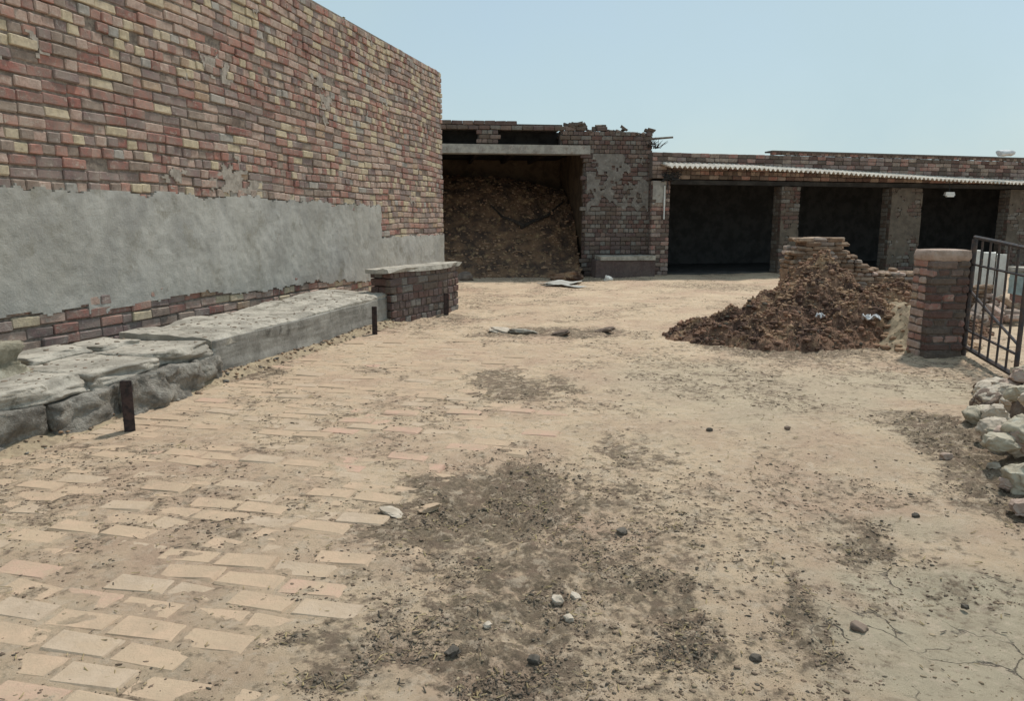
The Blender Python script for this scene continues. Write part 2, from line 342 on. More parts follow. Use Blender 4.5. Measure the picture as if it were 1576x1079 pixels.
def courses(p0, d, n, s0, s1, z0, z1, pick, ch=.118, bl=.29, bd=.12, ins=0.0, holes=(), top=None, skip=0.0, jit=.006, off=0, header=.35, dip=None, gap=.014, vgap=.008):
    d = Vector((*d[:2], 0)).normalized(); n = Vector((*n[:2], 0)).normalized(); out = []
    k = 0; z = z0
    while z + ch * .5 < z1:
        hd = random.random() < header; L0 = bl / 2 if hd else bl
        s = s0; first = True
        while s < s1 - .03:
            l = L0
            if first: l = L0 * (1.0 if (k + off) % 2 else .5) if not hd else L0 * ((k + off) % 2 * .5 + .5)
            elif not hd and random.random() < .12: l = bl / 2
            first = False
            l = min(l, s1 - s); 
            if s1 - (s + l) < .05: l = s1 - s
            sc_ = s + l / 2; zc = z + ch / 2
            ok = not any(a < sc_ < b_ and c < zc < e for a, b_, c, e in holes)
            if top is not None and zc > top(sc_): ok = False
            if ok and random.random() >= skip:
                L1 = round(max(.05, l - vgap), 3)
                zz = zc + (dip(sc_, zc) if dip else 0)
                p = Vector(p0) + d * sc_ + n * (-bd / 2 - ins + random.uniform(-jit, jit)); p.z = zz + random.uniform(-.003, .003)
                a = random.uniform(-.012, .012)
                out.append((frame(p, d, n, random.uniform(-.03, .03), a, random.uniform(-.02, .02)), (L1, bd, round(ch - gap, 3)), pick(sc_, zc)))
            s += l
        z += ch; k += 1
    return out
def picker(wts, f=.9, seed=0):
    names = list(wts); W = np.array([wts[k] for k in names], float)
    def pk(s, z):
        v = float(vn(s, z, f, seed)) * .8 + .2 * min(1, max(0, (s - 6) / 6)); ww = W.copy()
        for i, nme in enumerate(names):
            if nme in ('brick_buff', 'brick_orange', 'brick_grey', 'brick_pink'): ww[i] *= .35 + 1.5 * v
            else: ww[i] *= 1.75 - 1.4 * v
        return random.choices(names, ww)[0]
    return pk
def rocklump(dx, dy, dz, seed, sub=2, rough=.18, boxy=.5, freq=1.6):
    import bmesh
    bm = bmesh.new(); bmesh.ops.create_cube(bm, size=1.0); bmesh.ops.subdivide_edges(bm, edges=bm.edges[:], cuts=2 ** sub - 1, use_grid_fill=True)
    from mathutils import noise
    o = Vector((seed * 7.13, seed * 3.7, seed * 1.9))
    for v in bm.verts:
        c = v.co * 2; s = c.normalized() * 1.0; c = c * boxy * .5 * 1.0 * 2 * .5 + s * (1 - boxy) * .5 if False else (c * .5 * boxy + s * .5 * (1 - boxy))
        nn = noise.noise_vector(c * freq + o) * rough + noise.noise_vector(c * freq * 3 + o) * rough * .35 + noise.noise_vector(c * freq * 8 + o) * rough * .16
        c = c + nn * .6; v.co = Vector((c.x * dx, c.y * dy, c.z * dz))
    V = [v.co.copy() for v in bm.verts]; Fc = [tuple(v.index for v in f.verts) for f in bm.faces]; bm.free(); return V, Fc
def gz(x, y): return float(gh(np.array([x]), np.array([y]))[0])

# ============================================================ GROUND
def axis(lo, hi, dlo, dhi, far):
    return lo, hi
def stretch(core, far, k=26):
    e = np.geomspace(.05, far, k); return e
ys = [1.2]
while ys[-1] < 24: ys.append(ys[-1] + max(.0105, .0040 * ys[-1]))
ys = np.array(ys); ys = np.concatenate([1.2 - np.geomspace(.03, 40, 22)[::-1], ys, 24 + np.geomspace(.15, 900, 26)])
# the columns fan out with distance so that detail is even: x = t * (a + y)
ts = np.linspace(-.95, .95, 620); ext = np.geomspace(.01, 40, 20)
ts = np.concatenate([-.95 - ext[::-1], ts, .95 + ext])
yy = np.repeat(ys[:, None], len(ts), 1); wd = np.maximum(yy * .88, 1.2) + .7
xx = ts[None, :] * wd
z = gh(xx, yy)
nY, nX = xx.shape
V = np.stack([xx, yy, z], -1).reshape(-1, 3).astype(np.float32)
ii = (np.arange(nY - 1)[:, None] * nX + np.arange(nX - 1)[None, :]).ravel()
Q = np.stack([ii, ii + 1, ii + nX + 1, ii + nX], 1)
me = bpy.data.meshes.new('ground'); me.vertices.add(len(V)); me.vertices.foreach_set('co', V.ravel())
me.loops.add(Q.size); me.loops.foreach_set('vertex_index', Q.ravel().astype(np.int32)); me.polygons.add(len(Q))
me.polygons.foreach_set('loop_start', np.arange(0, Q.size, 4, dtype=np.int32)); me.update(calc_edges=True)
me.polygons.foreach_set('use_smooth', np.ones(len(Q), bool))
xf, yf = xx.ravel(), yy.ravel()
drf = sstep(fbm(xf, yf, 1.3, 5, 61, .65), .46, .62)
for nm, val in (('litter', np.maximum(field(LIT, xf, yf), drf * (.30 + .12 * sstep(yf, 4, 8)))), ('mud', field(MUD, xf, yf, .4)), ('crack', field(MUD[:1], xf, yf, .3))):
    a = me.attributes.new(nm, 'FLOAT', 'POINT'); a.data.foreach_set('value', val.astype(np.float32))
me.materials.append(M['ground'])
tag(link('ground', me), 'dusty sand coloured yard with dark litter patches and cracked pale mud', kind='structure')

# ============================================================ BRICK PAVING (pavers emerge from the dust)
WD = Vector((.242, .970, 0)).normalized(); WN = Vector((WD.y, -WD.x, 0))      # direction of the long wall, its outward normal
pv = empty('brick_paving', (-1.5, 5, 0), 'worn brick paving half buried in dust along the left of the yard', kind='structure')
items = []
K0 = Vector((-3.43, 4.8, 0))
r_ = 0; t = -2.6
while t < 6.2:
    s = -.5 + (.15 if r_ % 2 else 0) + random.uniform(-.03, .03)
    while s < 5.0:
        c = K0 + WD * (t + .075) + WN * (s + .14)
        pp = float(pave(np.array([c.x]), np.array([c.y]))[0]); lt = float(field(LIT, np.array([c.x]), np.array([c.y]))[0])
        edge = P(0, 0) if False else None
        if c.y > 1.9 and pp > .55 and lt < .8 and s > -.05 + (.2 if t < 2.3 else 0) * 0 and random.random() > .04 + lt * .35:
            cx_ = c.x + np.array([0, .1, -.1, .1, -.1, 0, 0]); cy_ = c.y + np.array([0, .04, .04, -.04, -.04, .05, -.05]); dz = float(np.mean(gh(cx_, cy_))) + random.gauss(.0034, .0048) + (.006 if random.random() < .05 else 0) - .003 + .006 * (float(vn(c.x, c.y, 1.3, 44)) - .4)
            m = random.choices(['paver_tan', 'paver_pink', 'paver_grey'], [5, 1.9 + (4 if c.x > -1.3 and 4.4 < c.y < 6.0 else -1.4), 1.6])[0]
            mt = Matrix.Translation((c.x, c.y, -.035 + dz)) @ Euler((random.gauss(0, .022), random.gauss(0, .02), math.atan2(WN.y, WN.x) + random.gauss(0, .04))).to_matrix().to_4x4()
            items.append((mt, (.281, .137, .07), m))
        s += .29
    t += .147; r_ += 1
place_bricks(pv, items, 300, wear=.014)
print('pavers', len(items))

# ============================================================ LONG BRICK WALL ON THE LEFT
W0 = Vector((-4.45, 6.4, 0)) - WD * 4.2; WL = 4.2 + 11.4 / .970 ; WT = 4.86
wall = empty('brick_wall', (-3.0, 12, 0), 'tall weathered red and buff brick wall with grey render on its lower part', 'wall')
core = MB(); rotw = Matrix.Rotation(math.atan2(WD.y, WD.x), 3, 'Z')
core.box(W0 + WD * (WL / 2) - WN * (.022 + .17) + Vector((0, 0, WT / 2 - .35)), (WL - .04, .34, WT + .62), rotw)
core.build('mortar_core', ['mortar'], wall)
pk = picker(dict(brick_dark_red=2.2, brick_purple=2.1, brick_red=1.6, brick_pink=3.0, brick_buff=2.3, brick_orange=.6, brick_grey=.5, brick_brown=1.3), .8, 3)
def wtop(s): return WT - .02 + .012 * math.sin(s * 1.3) - .0 * s
def wdip(s, z): return .016 * math.sin(s * .9 + 1) + .012 * math.sin(s * 2.7 + z * 2)
items = courses(W0, WD, WN, 0, WL, .1, WT + .05, pk, top=wtop, dip=wdip, holes=[(-1, 12.0, .72, 1.62), (12.0, 15.5, .5, 1.02)], skip=.012, jit=.013, header=.35, gap=.02, vgap=.004, ch=.112)
items += courses(W0 + WD * WL - WN * .13, -WN, WD, 0, .26, .1, WT, pk, top=lambda s: WT, dip=lambda s, z: 0, jit=.004)
place_bricks(wall, items, 300, wear=.010)
# grey render: ragged sheet with real thickness
def plaster(parent, p0, d, n, s0, s1, z0, z1, mask, name, m, res=.035, off=.018, amp=.02, seed=0):
    ns_, nz_ = int((s1 - s0) / res), int((z1 - z0) / res)
    S, Z = np.meshgrid(np.linspace(s0, s1, ns_), np.linspace(z0, z1, nz_))
    dsp = off + (fbm(S, Z, 1.3, 3, seed + 2) - .5) * amp * 1.6 + (fbm(S, Z, 9, 3, seed + 5) - .5) * amp * .7
    k = mask(S, Z); X = p0.x + d.x * S + n.x * dsp; Y = p0.y + d.y * S + n.y * dsp
    V = np.stack([X, Y, Z], -1).reshape(-1, 3); nb = len(V)
    B = np.stack([X - n.x * (dsp + .03), Y - n.y * (dsp + .03), Z], -1).reshape(-1, 3)
    kc = k[:-1, :-1] & k[1:, :-1] & k[:-1, 1:] & k[1:, 1:]
    Fc = []
    jj, iq = np.nonzero(kc)
    id_ = lambda j, i: j * ns_ + i
    for j, i in zip(jj.tolist(), iq.tolist()):
        Fc.append((id_(j, i), id_(j, i + 1), id_(j + 1, i + 1), id_(j + 1, i)))
        if i == 0 or not kc[j, i - 1]: Fc.append((id_(j, i), id_(j + 1, i), id_(j + 1, i) + nb, id_(j, i) + nb))
        if i == kc.shape[1] - 1 or not kc[j, i + 1]: Fc.append((id_(j + 1, i + 1), id_(j, i + 1), id_(j, i + 1) + nb, id_(j + 1, i + 1) + nb))
        if j == 0 or not kc[j - 1, i]: Fc.append((id_(j, i + 1), id_(j, i), id_(j, i) + nb, id_(j, i + 1) + nb))
        if j == kc.shape[0] - 1 or not kc[j + 1, i]: Fc.append((id_(j + 1, i), id_(j + 1, i + 1), id_(j + 1, i + 1) + nb, id_(j + 1, i) + nb))
    V = np.concatenate([V, B]); used = np.zeros(len(V), bool); used[np.array([i for f in Fc for i in f])] = True
    mp = np.cumsum(used) - 1; Fc = [tuple(int(mp[i]) for i in f) for f in Fc]
    o = link(name, mesh(name, V[used], Fc, m, smooth=False), parent)
    if name != 'cement_render': o['kind'] = 'stuff'
    return o
def pm(S, Z):
    lo = .62 - (S - 4.5) * .024 + (fbm(S, Z * .3, 1.4, 5, 31, .6) - .5) * .42 + .10 * (S < 5.2)
    hi = 1.80 + (fbm(S, Z * .2, 2.6, 5, 37, .65) - .5) * .24
    k = (Z > lo) & (Z < hi) & (S < 12.35 + (fbm(Z, Z, 4, 2, 5) - .5) * .15)
    k |= (S >= 12.2) & (S < WL - .02) & (Z > .3) & (Z < 1.2 + (fbm(S, S * 0, 5, 2, 8) - .5) * .1)
    return k
plaster(wall, W0, WD, WN, 0, WL, 1.75, 4.75, lambda S, Z: (fbm(S, Z * 1.6, 1.1, 7, 41, .72) > .655) & (vn(S, Z, 7.3, 2) > .22), 'mortar_smear', 'mortar_pale', res=.022, off=.004, amp=.016, seed=61)
plaster(wall, W0, WD, WN, 0, WL, .2, 1.95, pm, 'cement_render', 'render', res=.02, seed=60)
# dry weeds over the wall top
for i, (u, Y) in enumerate([(531, 13.6), (445, 11.0)][:1]):
    mb = MB(); q = PY(u, 2, Y + .5)
    for k in range(26):
        a = random.uniform(0, 6.28); l = random.uniform(.12, .34); c0 = Vector((q.x - .25 + random.uniform(-.12, .12), q.y, WT + .02 - .12))
        c1 = c0 + Vector((math.cos(a) * l * .5, math.sin(a) * l * .3, l)); mb.tube([c0, (c0 + c1) / 2 + Vector((random.uniform(-.03, .03), 0, .02)), c1], .006, .002, 4)
        for t_ in (.6, .85, 1): 
            c = c0.lerp(c1, t_); mb.box(c, (.05, .03, .006), Euler((random.uniform(-1, 1), random.uniform(-1, 1), a)).to_matrix())
    tag(mb.build('dry_weed', ['leaf_dry']), 'small dry weed sprouting on top of the tall brick wall', 'weed')

# ============================================================ LEDGE ALONG THE WALL
def block(name, m, parent, s0, s1, o0, o1, z0, z1, seed, rough=.12, boxy=.9, sub=4, tilt=0):
    """lump filling s0..s1 along the wall and o0..o1 outward from the kerb line"""
    V, Fc = rocklump(s1 - s0, abs(o1 - o0), z1 - z0, seed, sub, rough, boxy, 2.2)
    me_ = mesh(name, V, Fc, m, smooth=True); c = K0 + WD * ((s0 + s1) / 2) + WN * ((o0 + o1) / 2); c.z = (z0 + z1) / 2
    mt = Matrix.Translation(c) @ Euler((tilt, 0, math.atan2(WD.y, WD.x))).to_matrix().to_4x4()
    return link(name, me_, parent, mt)
rl = empty('stone_ledge', tuple(K0 + WD * .5), 'rough grey stone ledge with pale top slabs at the foot of the wall', 'ledge')
mats_ = [('stone_rough', ['stone_rough'])]
s = -3.2; i = 0
fronts = [(-3.2,-2.2,.12),(-2.2,-1.3,.06),(-1.3,-.5,.1),(-.5,.32,.06),(.32,1.0,.12),(1.0,1.42,.2),(1.42,1.95,.16),(1.95,2.3,.08)]
for a, b_, o in fronts:
    block('stone', 'stone_rough', rl, a, b_ + .01, -.5, o + .03, -.12, random.uniform(.22, .28), 10 + i, .17, .88); i += 1
tops = [(-3.1,-1.7,.02),(-1.7,-.3,.06),(-.3,.75,.05),(.75,1.5,.1),(1.5,2.28,.03)]
for a, b_, o in tops:
    block('top_slab', 'concrete_top', rl, a, b_, -1.0, o, .19, .365, 30 + i, .12, .90, tilt=random.uniform(-.04, .02)); i += 1
for a, b_, o0, o1, z0, z1 in [(-2.8,-1.2,-1.02,-.50,.30,.56),(-1.15,.78,-1.05,-.46,.28,.60),(.9,1.55,-1.05,-.66,.31,.42),(1.6,2.1,-1.05,-.6,.31,.40)]:
    block('back_stone', 'concrete_top' if z1 < .5 else 'stone_mossy', rl, a, b_, o0, o1, z0, z1, 50 + i, .14, .86); i += 1
cl = empty('concrete_ledge', tuple(K0 + WD * 4.4), 'long smooth grey concrete ledge with pale crumbling top beside the wall', 'ledge')
block('ledge_body', 'concrete', cl, 2.31, 6.62, -1.02, .02, -.2, .375, 70, .03, .985, 6)
def ledge_top():
    res = .04; S = np.arange(2.3, 6.66, res); O = np.arange(-1.03, .031, res); SS, OO = np.meshgrid(S, O)
    Z = .385 + (fbm(SS, OO, 2, 4, 91) - .5) * .07 + (fbm(SS, OO, 14, 2, 92) - .5) * .02 + .05 * (-OO) * (fbm(SS, OO, 1.2, 2, 93)) - .03 * sstep(OO, -.06, .03) + .012 * (SS - 2.3)
    OO2 = OO + sstep(OO, -.1, .03) * (fbm(SS, SS * 0, 3, 3, 95) - .6) * .06
    X = K0.x + WD.x * SS + WN.x * OO2; Y = K0.y + WD.y * SS + WN.y * OO2
    V = np.stack([X, Y, Z], -1).reshape(-1, 3); n_ = len(V); V = np.concatenate([V, V - [0, 0, .07]])
    a, b2 = SS.shape; Fc = []
    for j in range(a - 1):
        for i in range(b2 - 1): Fc.append((j * b2 + i, j * b2 + i + 1, (j + 1) * b2 + i + 1, (j + 1) * b2 + i))
    for i in range(b2 - 1):
        Fc.append(((a - 1) * b2 + i, (a - 1) * b2 + i + 1, (a - 1) * b2 + i + 1 + n_, (a - 1) * b2 + i + n_))
    for j in range(a - 1):
        Fc.append(((j + 1) * b2, j * b2, j * b2 + n_, (j + 1) * b2 + n_)); k = b2 - 1
        Fc.append((j * b2 + k, (j + 1) * b2 + k, (j + 1) * b2 + k + n_, j * b2 + k + n_))
    return link('ledge_top', mesh('ledge_top', V, Fc, 'concrete_top'), cl)
ledge_top()
# end block of brick with a pale slab on it
A_, B_, C_, D_, E_ = Vector((-1.78, 11.0, 0)), Vector((-1.06, 12.45, 0)), Vector((-.93, 13.0, 0)), Vector((-1.30, 13.2, 0)), Vector((-2.12, 11.18, 0))
bb = empty('brick_plinth', tuple(B_), 'dark brick plinth block with pale slab top at the end of the ledge', 'plinth')
mb = MB(); ctr = (A_ + B_ + C_ + D_ + E_) / 5
ins = [ctr + (p - ctr) * .93 for p in (A_, B_, C_, D_, E_)]
V = [Vector((p.x, p.y, -.2)) for p in ins] + [Vector((p.x, p.y, .74)) for p in ins]
mb.add(V, [(4,3,2,1,0),(5,6,7,8,9)] + [(i, (i + 1) % 5, (i + 1) % 5 + 5, i + 5) for i in range(5)]); mb.build('mortar_core', ['mortar_dark'], bb)
pkd = picker(dict(dull_brick_red=3, dull_brick_purple=3.5, dull_brick_brown=3, dull_brick_grey=2), 1.1, 5)
items = []
for a, b_ in ((E_, A_), (A_, B_), (B_, C_)):
    d = (b_ - a).normalized(); n = Vector((d.y, -d.x, 0)); items += courses(a, d, n, .0, (b_ - a).length - .01, -.05, .73, pkd, jit=.008)
place_bricks(bb, items, 260, wear=.014)
ou = [ctr + (p - ctr) * 1.07 for p in (A_, B_, C_, D_, E_)]
mb = MB(); V = []
for zz in (.735, .80):
    for i in range(5):
        a, b_ = ou[i], ou[(i + 1) % 5]
        for t_ in (0, .25, .5, .75): p = a.lerp(b_, t_) + Vector((random.uniform(-.03, .03), random.uniform(-.03, .03), 0)); V.append(Vector((p.x, p.y, zz + random.uniform(-.012, .012))))
mb.add(V, [tuple(range(19, -1, -1)), tuple(range(20, 40))] + [(i, (i + 1) % 20, (i + 1) % 20 + 20, i + 20) for i in range(20)])
mb.build('cap_slab', ['concrete_top'], bb)
# short rusty stakes
for (u, v, h, wd_, lab) in [(200, 661, .36, .075, 'short rusty metal stake standing before the rough stone ledge, nearest and thickest of the three'),
                            (577, 514, .36, .07, 'thin dark metal stake before the far end of the concrete ledge'),
                            (687, 483, .34, .075, 'dark metal stake standing against the brick plinth block')]:
    p = P(u, v); mb = MB(); z0 = gz(p.x, p.y) - .08
    t0 = random.uniform(-.02, .02)
    # angle iron: two flanges, a chipped head
    mb.box((0, 0, (h) / 2), (wd_, .014, h + .1), None, jit=.002); mb.box((-wd_ / 2 + .008, .032, h / 2 - .01), (.014, .05, h + .06), None, jit=.002); mb.box((0, .004, h + .035), (wd_ * .7, .03, .03), None, jit=.004)
    o = mb.build('metal_stake', ['rust']); o.location = (p.x, p.y, z0 + .05); o.rotation_euler = (random.uniform(-.05, .05), t0, random.uniform(-.3, .3))
    tag(o, lab, 'stake', 'stakes along the ledge')

# ============================================================ BARN AT THE BACK
BS = .12; BD = Vector((1, BS, 0)).normalized(); BN = Vector((BD.y, -BD.x, 0)); B0 = Vector((-2.6, 20.3, 0))
def bx(u, v=300):   # s along the barn front for a photo column
    r = ray(u, v); k = r.x / r.y; t = (k * B0.y - B0.x) / (BD.x - k * BD.y); return t
barn = empty('brick_barn', (0, 20.6, 0), 'brick barn with a wide dark opening, a concrete lintel and two slots above', 'barn')
sL, sO, sR = 0.0, bx(900), bx(1002)
rotb = Matrix.Rotation(math.atan2(BD.y, BD.x), 3, 'Z')
def bp_(s, dpt, z): return B0 + BD * s - BN * dpt + Vector((0, 0, z))
w1a, w1b, w2a, w2b = .3, bx(735, 210), bx(768, 210), bx(862, 210)
def btop(s):
    u = s
    if s < bx(878): return 4.13 - (s - bx(700)) * .035
    if s < bx(905): return 4.02
    return 3.94 - (s - bx(905)) * .05 + .07 * math.sin(s * 9) 
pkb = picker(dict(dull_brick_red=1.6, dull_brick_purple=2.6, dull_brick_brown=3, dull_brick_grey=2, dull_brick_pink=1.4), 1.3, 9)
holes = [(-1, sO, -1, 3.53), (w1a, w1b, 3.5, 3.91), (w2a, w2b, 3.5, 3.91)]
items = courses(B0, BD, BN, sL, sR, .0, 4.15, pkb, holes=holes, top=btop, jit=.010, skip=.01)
items += courses(B0 + BD * sO + (-BN) * .13, -BN, -BD, 0, .26, 0, 3.25, pkb)
place_bricks(barn, items, 300, wear=.014)
mb = MB()
mb.box(bp_((sO + sR) / 2, .22, 1.9), (sR - sO - .05, .36, 3.86), rotb)
mb.box(bp_((w2b + sO) / 2, .22, 3.7), (sO - w2b - .05, .3, .4), rotb)
mb.box(bp_((w1b + w2a) / 2, .22, 3.72), (w2a - w1b - .05, .3, .36), rotb)
mb.box(bp_(bx(865) / 2, .22, 3.99), (bx(865), .3, .13), rotb); mb.box(bp_(.15, .22, 3.72), (.28, .3, .36), rotb)
mb.build('mortar_core', ['mortar_dark'], barn)
mb = MB(); mb.box(bp_((sO + .1) / 2 - .1, .16, 3.395), (sO + .35, .42, .235), rotb, jit=.006)
mb.build('lintel', ['lime_plaster'], barn)
mb = MB(); mb.box(bp_(bx(865) / 2 - .1, 2.5, 3.985), (bx(865) + .2, 4.1, .07), rotb, jit=.004); mb.build('roof_slab', ['wood_grey'], barn)
mb = MB(); mb.box(bp_(sO + .2, 2.5, 3.72), (.25, 4.1, .40), rotb); mb.box(bp_(sO / 2, 1.0, 3.735), (sO + .1, .2, .42), rotb); mb.box(bp_(-.1, 2.5, 3.72), (.2, 4.1, .4), rotb); mb.build('slot_backing', ['soot_shade'], barn)  # dark backing and sides added to block the sky behind the slots
mb = MB(); mb.box(bp_((bx(865) + sR) / 2 , 2.5, 3.8), (sR - bx(865), 4.2, .06), rotb); mb.build('roof_slab', ['wood_grey'], barn)
# inside of the barn
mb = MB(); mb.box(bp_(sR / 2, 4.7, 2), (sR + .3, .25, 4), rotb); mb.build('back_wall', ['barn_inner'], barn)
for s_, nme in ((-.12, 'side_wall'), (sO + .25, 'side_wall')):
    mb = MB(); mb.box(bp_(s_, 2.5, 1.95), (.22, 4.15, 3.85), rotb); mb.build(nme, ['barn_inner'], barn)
mb = MB(); mb.box(bp_((sO) / 2, 2.4, 3.49), (sO, 4.3, .06), rotb); mb.build('ceiling', ['soot_shade'], barn)
for sx in (bx(740), bx(800), bx(850)):
    mb = MB(); mb.box(bp_(sx, 2.4, 3.4), (.1, 4.3, .12), rotb); mb.build('beam', ['wood_dark'], barn)
# lime plaster patches on the pier
def pm2(S, Z):
    return (fbm(S, Z, 2.3, 5, 13, .7) > .46) & (Z > 1.75 + (fbm(S, S, 3, 2, 3) - .5) * .5)
plaster(barn, B0, BD, BN, sO + .05, sR - .08, 1.3, 3.3, pm2, 'plaster_patch', 'grey_lime', res=.03, off=.02, seed=4)
# loose rubble on the broken parapet
mb = MB()
for k in range(60):
    s_ = random.choice([random.uniform(bx(872), bx(900)), random.uniform(bx(905), sR + .1)]); zz = btop(min(s_, sR)) + random.uniform(-.02, .05)
    mb.box(bp_(s_, random.uniform(.02, .3), zz), (random.uniform(.08, .22), random.uniform(.08, .14), random.uniform(.05, .1)), Euler([random.uniform(-.5, .5) for _ in range(3)]).to_matrix(), jit=.012)
o = mb.build('parapet_rubble', ['dull_brick_brown'], barn); o['kind'] = 'stuff'
# pole sticking out from the barn roof
mb = MB(); a = PY(985, 215, 21.4); b_ = PY(1036, 211, 21.1); mb.tube([a, a.lerp(b_, .5), b_], .035, .028, 7); o = mb.build('wooden_pole', ['wood_grey'])
tag(o, 'thin wooden pole sticking out over the right corner of the barn roof', 'pole')
mb = MB(); q = PY(1003, 222, 21.1)
for k in range(40):
    a = Vector((random.uniform(-.28, .25), random.uniform(-.1, .2), -.1)); b_ = a + Vector((random.uniform(-.2, .25), random.uniform(-.2, .2), random.uniform(.08, .3)))
    mb.tube([q + a, q + (a + b_) / 2 + Vector((0, 0, .03)), q + b_], .012, .005, 4)
tag(mb.build('brushwood_bundle', ['wood_dark']), 'tangle of dry sticks on the corner where barn meets shed', 'brushwood')

def heap(name, cx, cy, rx, ry, hfun, m, res=.05, rough=.08, seed=0):
    nx, ny = int(2 * rx / res), int(2 * ry / res)
    X, Y = np.meshgrid(np.linspace(cx - rx, cx + rx, nx), np.linspace(cy - ry, cy + ry, ny))
    hh = hfun(X, Y); Z = gh(X, Y) - .06 + hh + np.clip(hh, 0, .25) * 4 * ((fbm(X, Y, 2.5, 4, seed, .6) - .5) * rough * 2 + (fbm(X, Y, 9, 3, seed + 3, .6) - .5) * rough)
    V = np.stack([X, Y, Z], -1).reshape(-1, 3); ii = (np.arange(ny - 1)[:, None] * nx + np.arange(nx - 1)[None, :]).ravel()
    Q = np.stack([ii, ii + 1, ii + nx + 1, ii + nx], 1).tolist()
    return mesh(name, V, Q, m), (X, Y, Z)
_ico = None
def ico():
    global _ico
    if _ico is None:
        t = (1 + 5 ** .5) / 2
        v = np.array([(-1,t,0),(1,t,0),(-1,-t,0),(1,-t,0),(0,-1,t),(0,1,t),(0,-1,-t),(0,1,-t),(t,0,-1),(t,0,1),(-t,0,-1),(-t,0,1)], float); v /= np.linalg.norm(v[0])
        f = np.array([(0,11,5),(0,5,1),(0,1,7),(0,7,10),(0,10,11),(1,5,9),(5,11,4),(11,10,2),(10,7,6),(7,1,8),(3,9,4),(3,4,2),(3,2,6),(3,6,8),(3,8,9),(4,9,5),(2,4,11),(6,2,10),(8,6,7),(9,8,1)])
        _ico = (v, f)
    return _ico
def scatter(name, pts, size, m, parent=None, flat=.6, el=.4):
    v, f = ico(); n = len(pts); sz = np.asarray(size)
    sca = sz[:, None] * np.stack([1 + rng.uniform(-el, el, n), 1 + rng.uniform(-el, el, n), flat * (1 + rng.uniform(-.3, .3, n))], 1)
    a = rng.uniform(0, 6.28, n); c, s_ = np.cos(a), np.sin(a)
    vv = v[None] * (1 + rng.uniform(-.28, .28, (n, 12, 1))) * sca[:, None, :]
    x = vv[..., 0] * c[:, None] - vv[..., 1] * s_[:, None]; y = vv[..., 0] * s_[:, None] + vv[..., 1] * c[:, None]
    V = np.stack([x, y, vv[..., 2]], -1) + np.asarray(pts)[:, None, :]
    Fc = (f[None] + (np.arange(n) * 12)[:, None, None]).reshape(-1, 3)
    me_ = bpy.data.meshes.new(name); me_.vertices.add(n * 12); me_.vertices.foreach_set('co', V.astype(np.float32).ravel())
    me_.loops.add(Fc.size); me_.loops.foreach_set('vertex_index', Fc.ravel().astype(np.int32)); me_.polygons.add(len(Fc))
    me_.polygons.foreach_set('loop_start', np.arange(0, Fc.size, 3, dtype=np.int32)); me_.update(calc_edges=True); me_.materials.append(M[m])
    return link(name, me_, parent)
# earth and straw piled up inside the barn
bc = B0 + BD * 2.2 - BN * 2.4
def hf(X, Y):
    dpt = -((X - B0.x) * BN.x + (Y - B0.y) * BN.y); s_ = (X - B0.x) * BD.x + (Y - B0.y) * BD.y
    return (.25 * sstep(dpt, -.7, .1) + sstep(dpt, -.5, 4.1) * 2.7) * sstep(s_, -1.2, -.1) * (1 - .12 * sstep(s_, 2.4, 4.9)) * (dpt < 4.5) * (s_ < sO + .14)
me_, g3 = heap('straw_heap', bc.x, bc.y - .3, 2.6, 3.3, hf, 'straw_earth', .05, .12, 8)
sh = tag(link('straw_heap', me_), 'brown heap of straw and earth filling the inside of the barn', 'heap')
X, Y, Z = [a.ravel() for a in g3]; okk = hf(X, Y) > .05; idx = rng.choice(np.nonzero(okk)[0], 1100)
o = scatter('clods', np.stack([X[idx], Y[idx], Z[idx] + .01], 1), rng.uniform(.01, .06, len(idx)), 'dung_dry', sh); o['kind'] = 'stuff'
idx = rng.choice(np.nonzero(okk)[0], 500); o = scatter('clods', np.stack([X[idx], Y[idx], Z[idx] + .01], 1), rng.uniform(.01, .05, len(idx)), 'dung_clod', sh); o['kind'] = 'stuff'
for (u0, v0, u1, v1, lab) in [(757, 318, 806, 354, 'left branch of the pair forming a V on the heap in the barn'),
                              (866, 312, 802, 356, 'right branch of the pair forming a V on the heap in the barn')]:
    bpy.context.view_layer.update(); dg = bpy.context.evaluated_depsgraph_get(); pts = []
    for f_ in (0, .35, .7, 1.0):
        r0 = ray(u0 + (u1 - u0) * f_, v0 + (v1 - v0) * f_ + 5 * math.sin(f_ * 5)).normalized(); hit, loc, *_r = sc.ray_cast(dg, Vector((0, 0, H)), r0); pts.append(loc + Vector((0, -.05, .02)))
    mb = MB(); mb.tube(pts, .03, .055, 6, wob=.3)
    tag(mb.build('branch', ['wood_dark']), lab, 'branch', 'branches in the barn')
# stone trough before the pier
tr = empty('water_trough', tuple(bp_(bx(952), -.45, 0)), 'low dark trough with a pale grey slab top before the barn pier', 'trough')
s0_, s1_ = bx(908, 415), bx(996, 415)
mb = MB(); mb.box(bp_((s0_ + s1_) / 2, -.42, .2), (s1_ - s0_, .6, .52), rotb, jit=.012); mb.build('base', ['dull_brick_purple'], tr)
mb = MB(); mb.box(bp_((s0_ + s1_) / 2 + .05, -.42, .51), (s1_ - s0_ - .12, .66, .11), rotb, jit=.012); mb.build('slab', ['concrete_top'], tr)

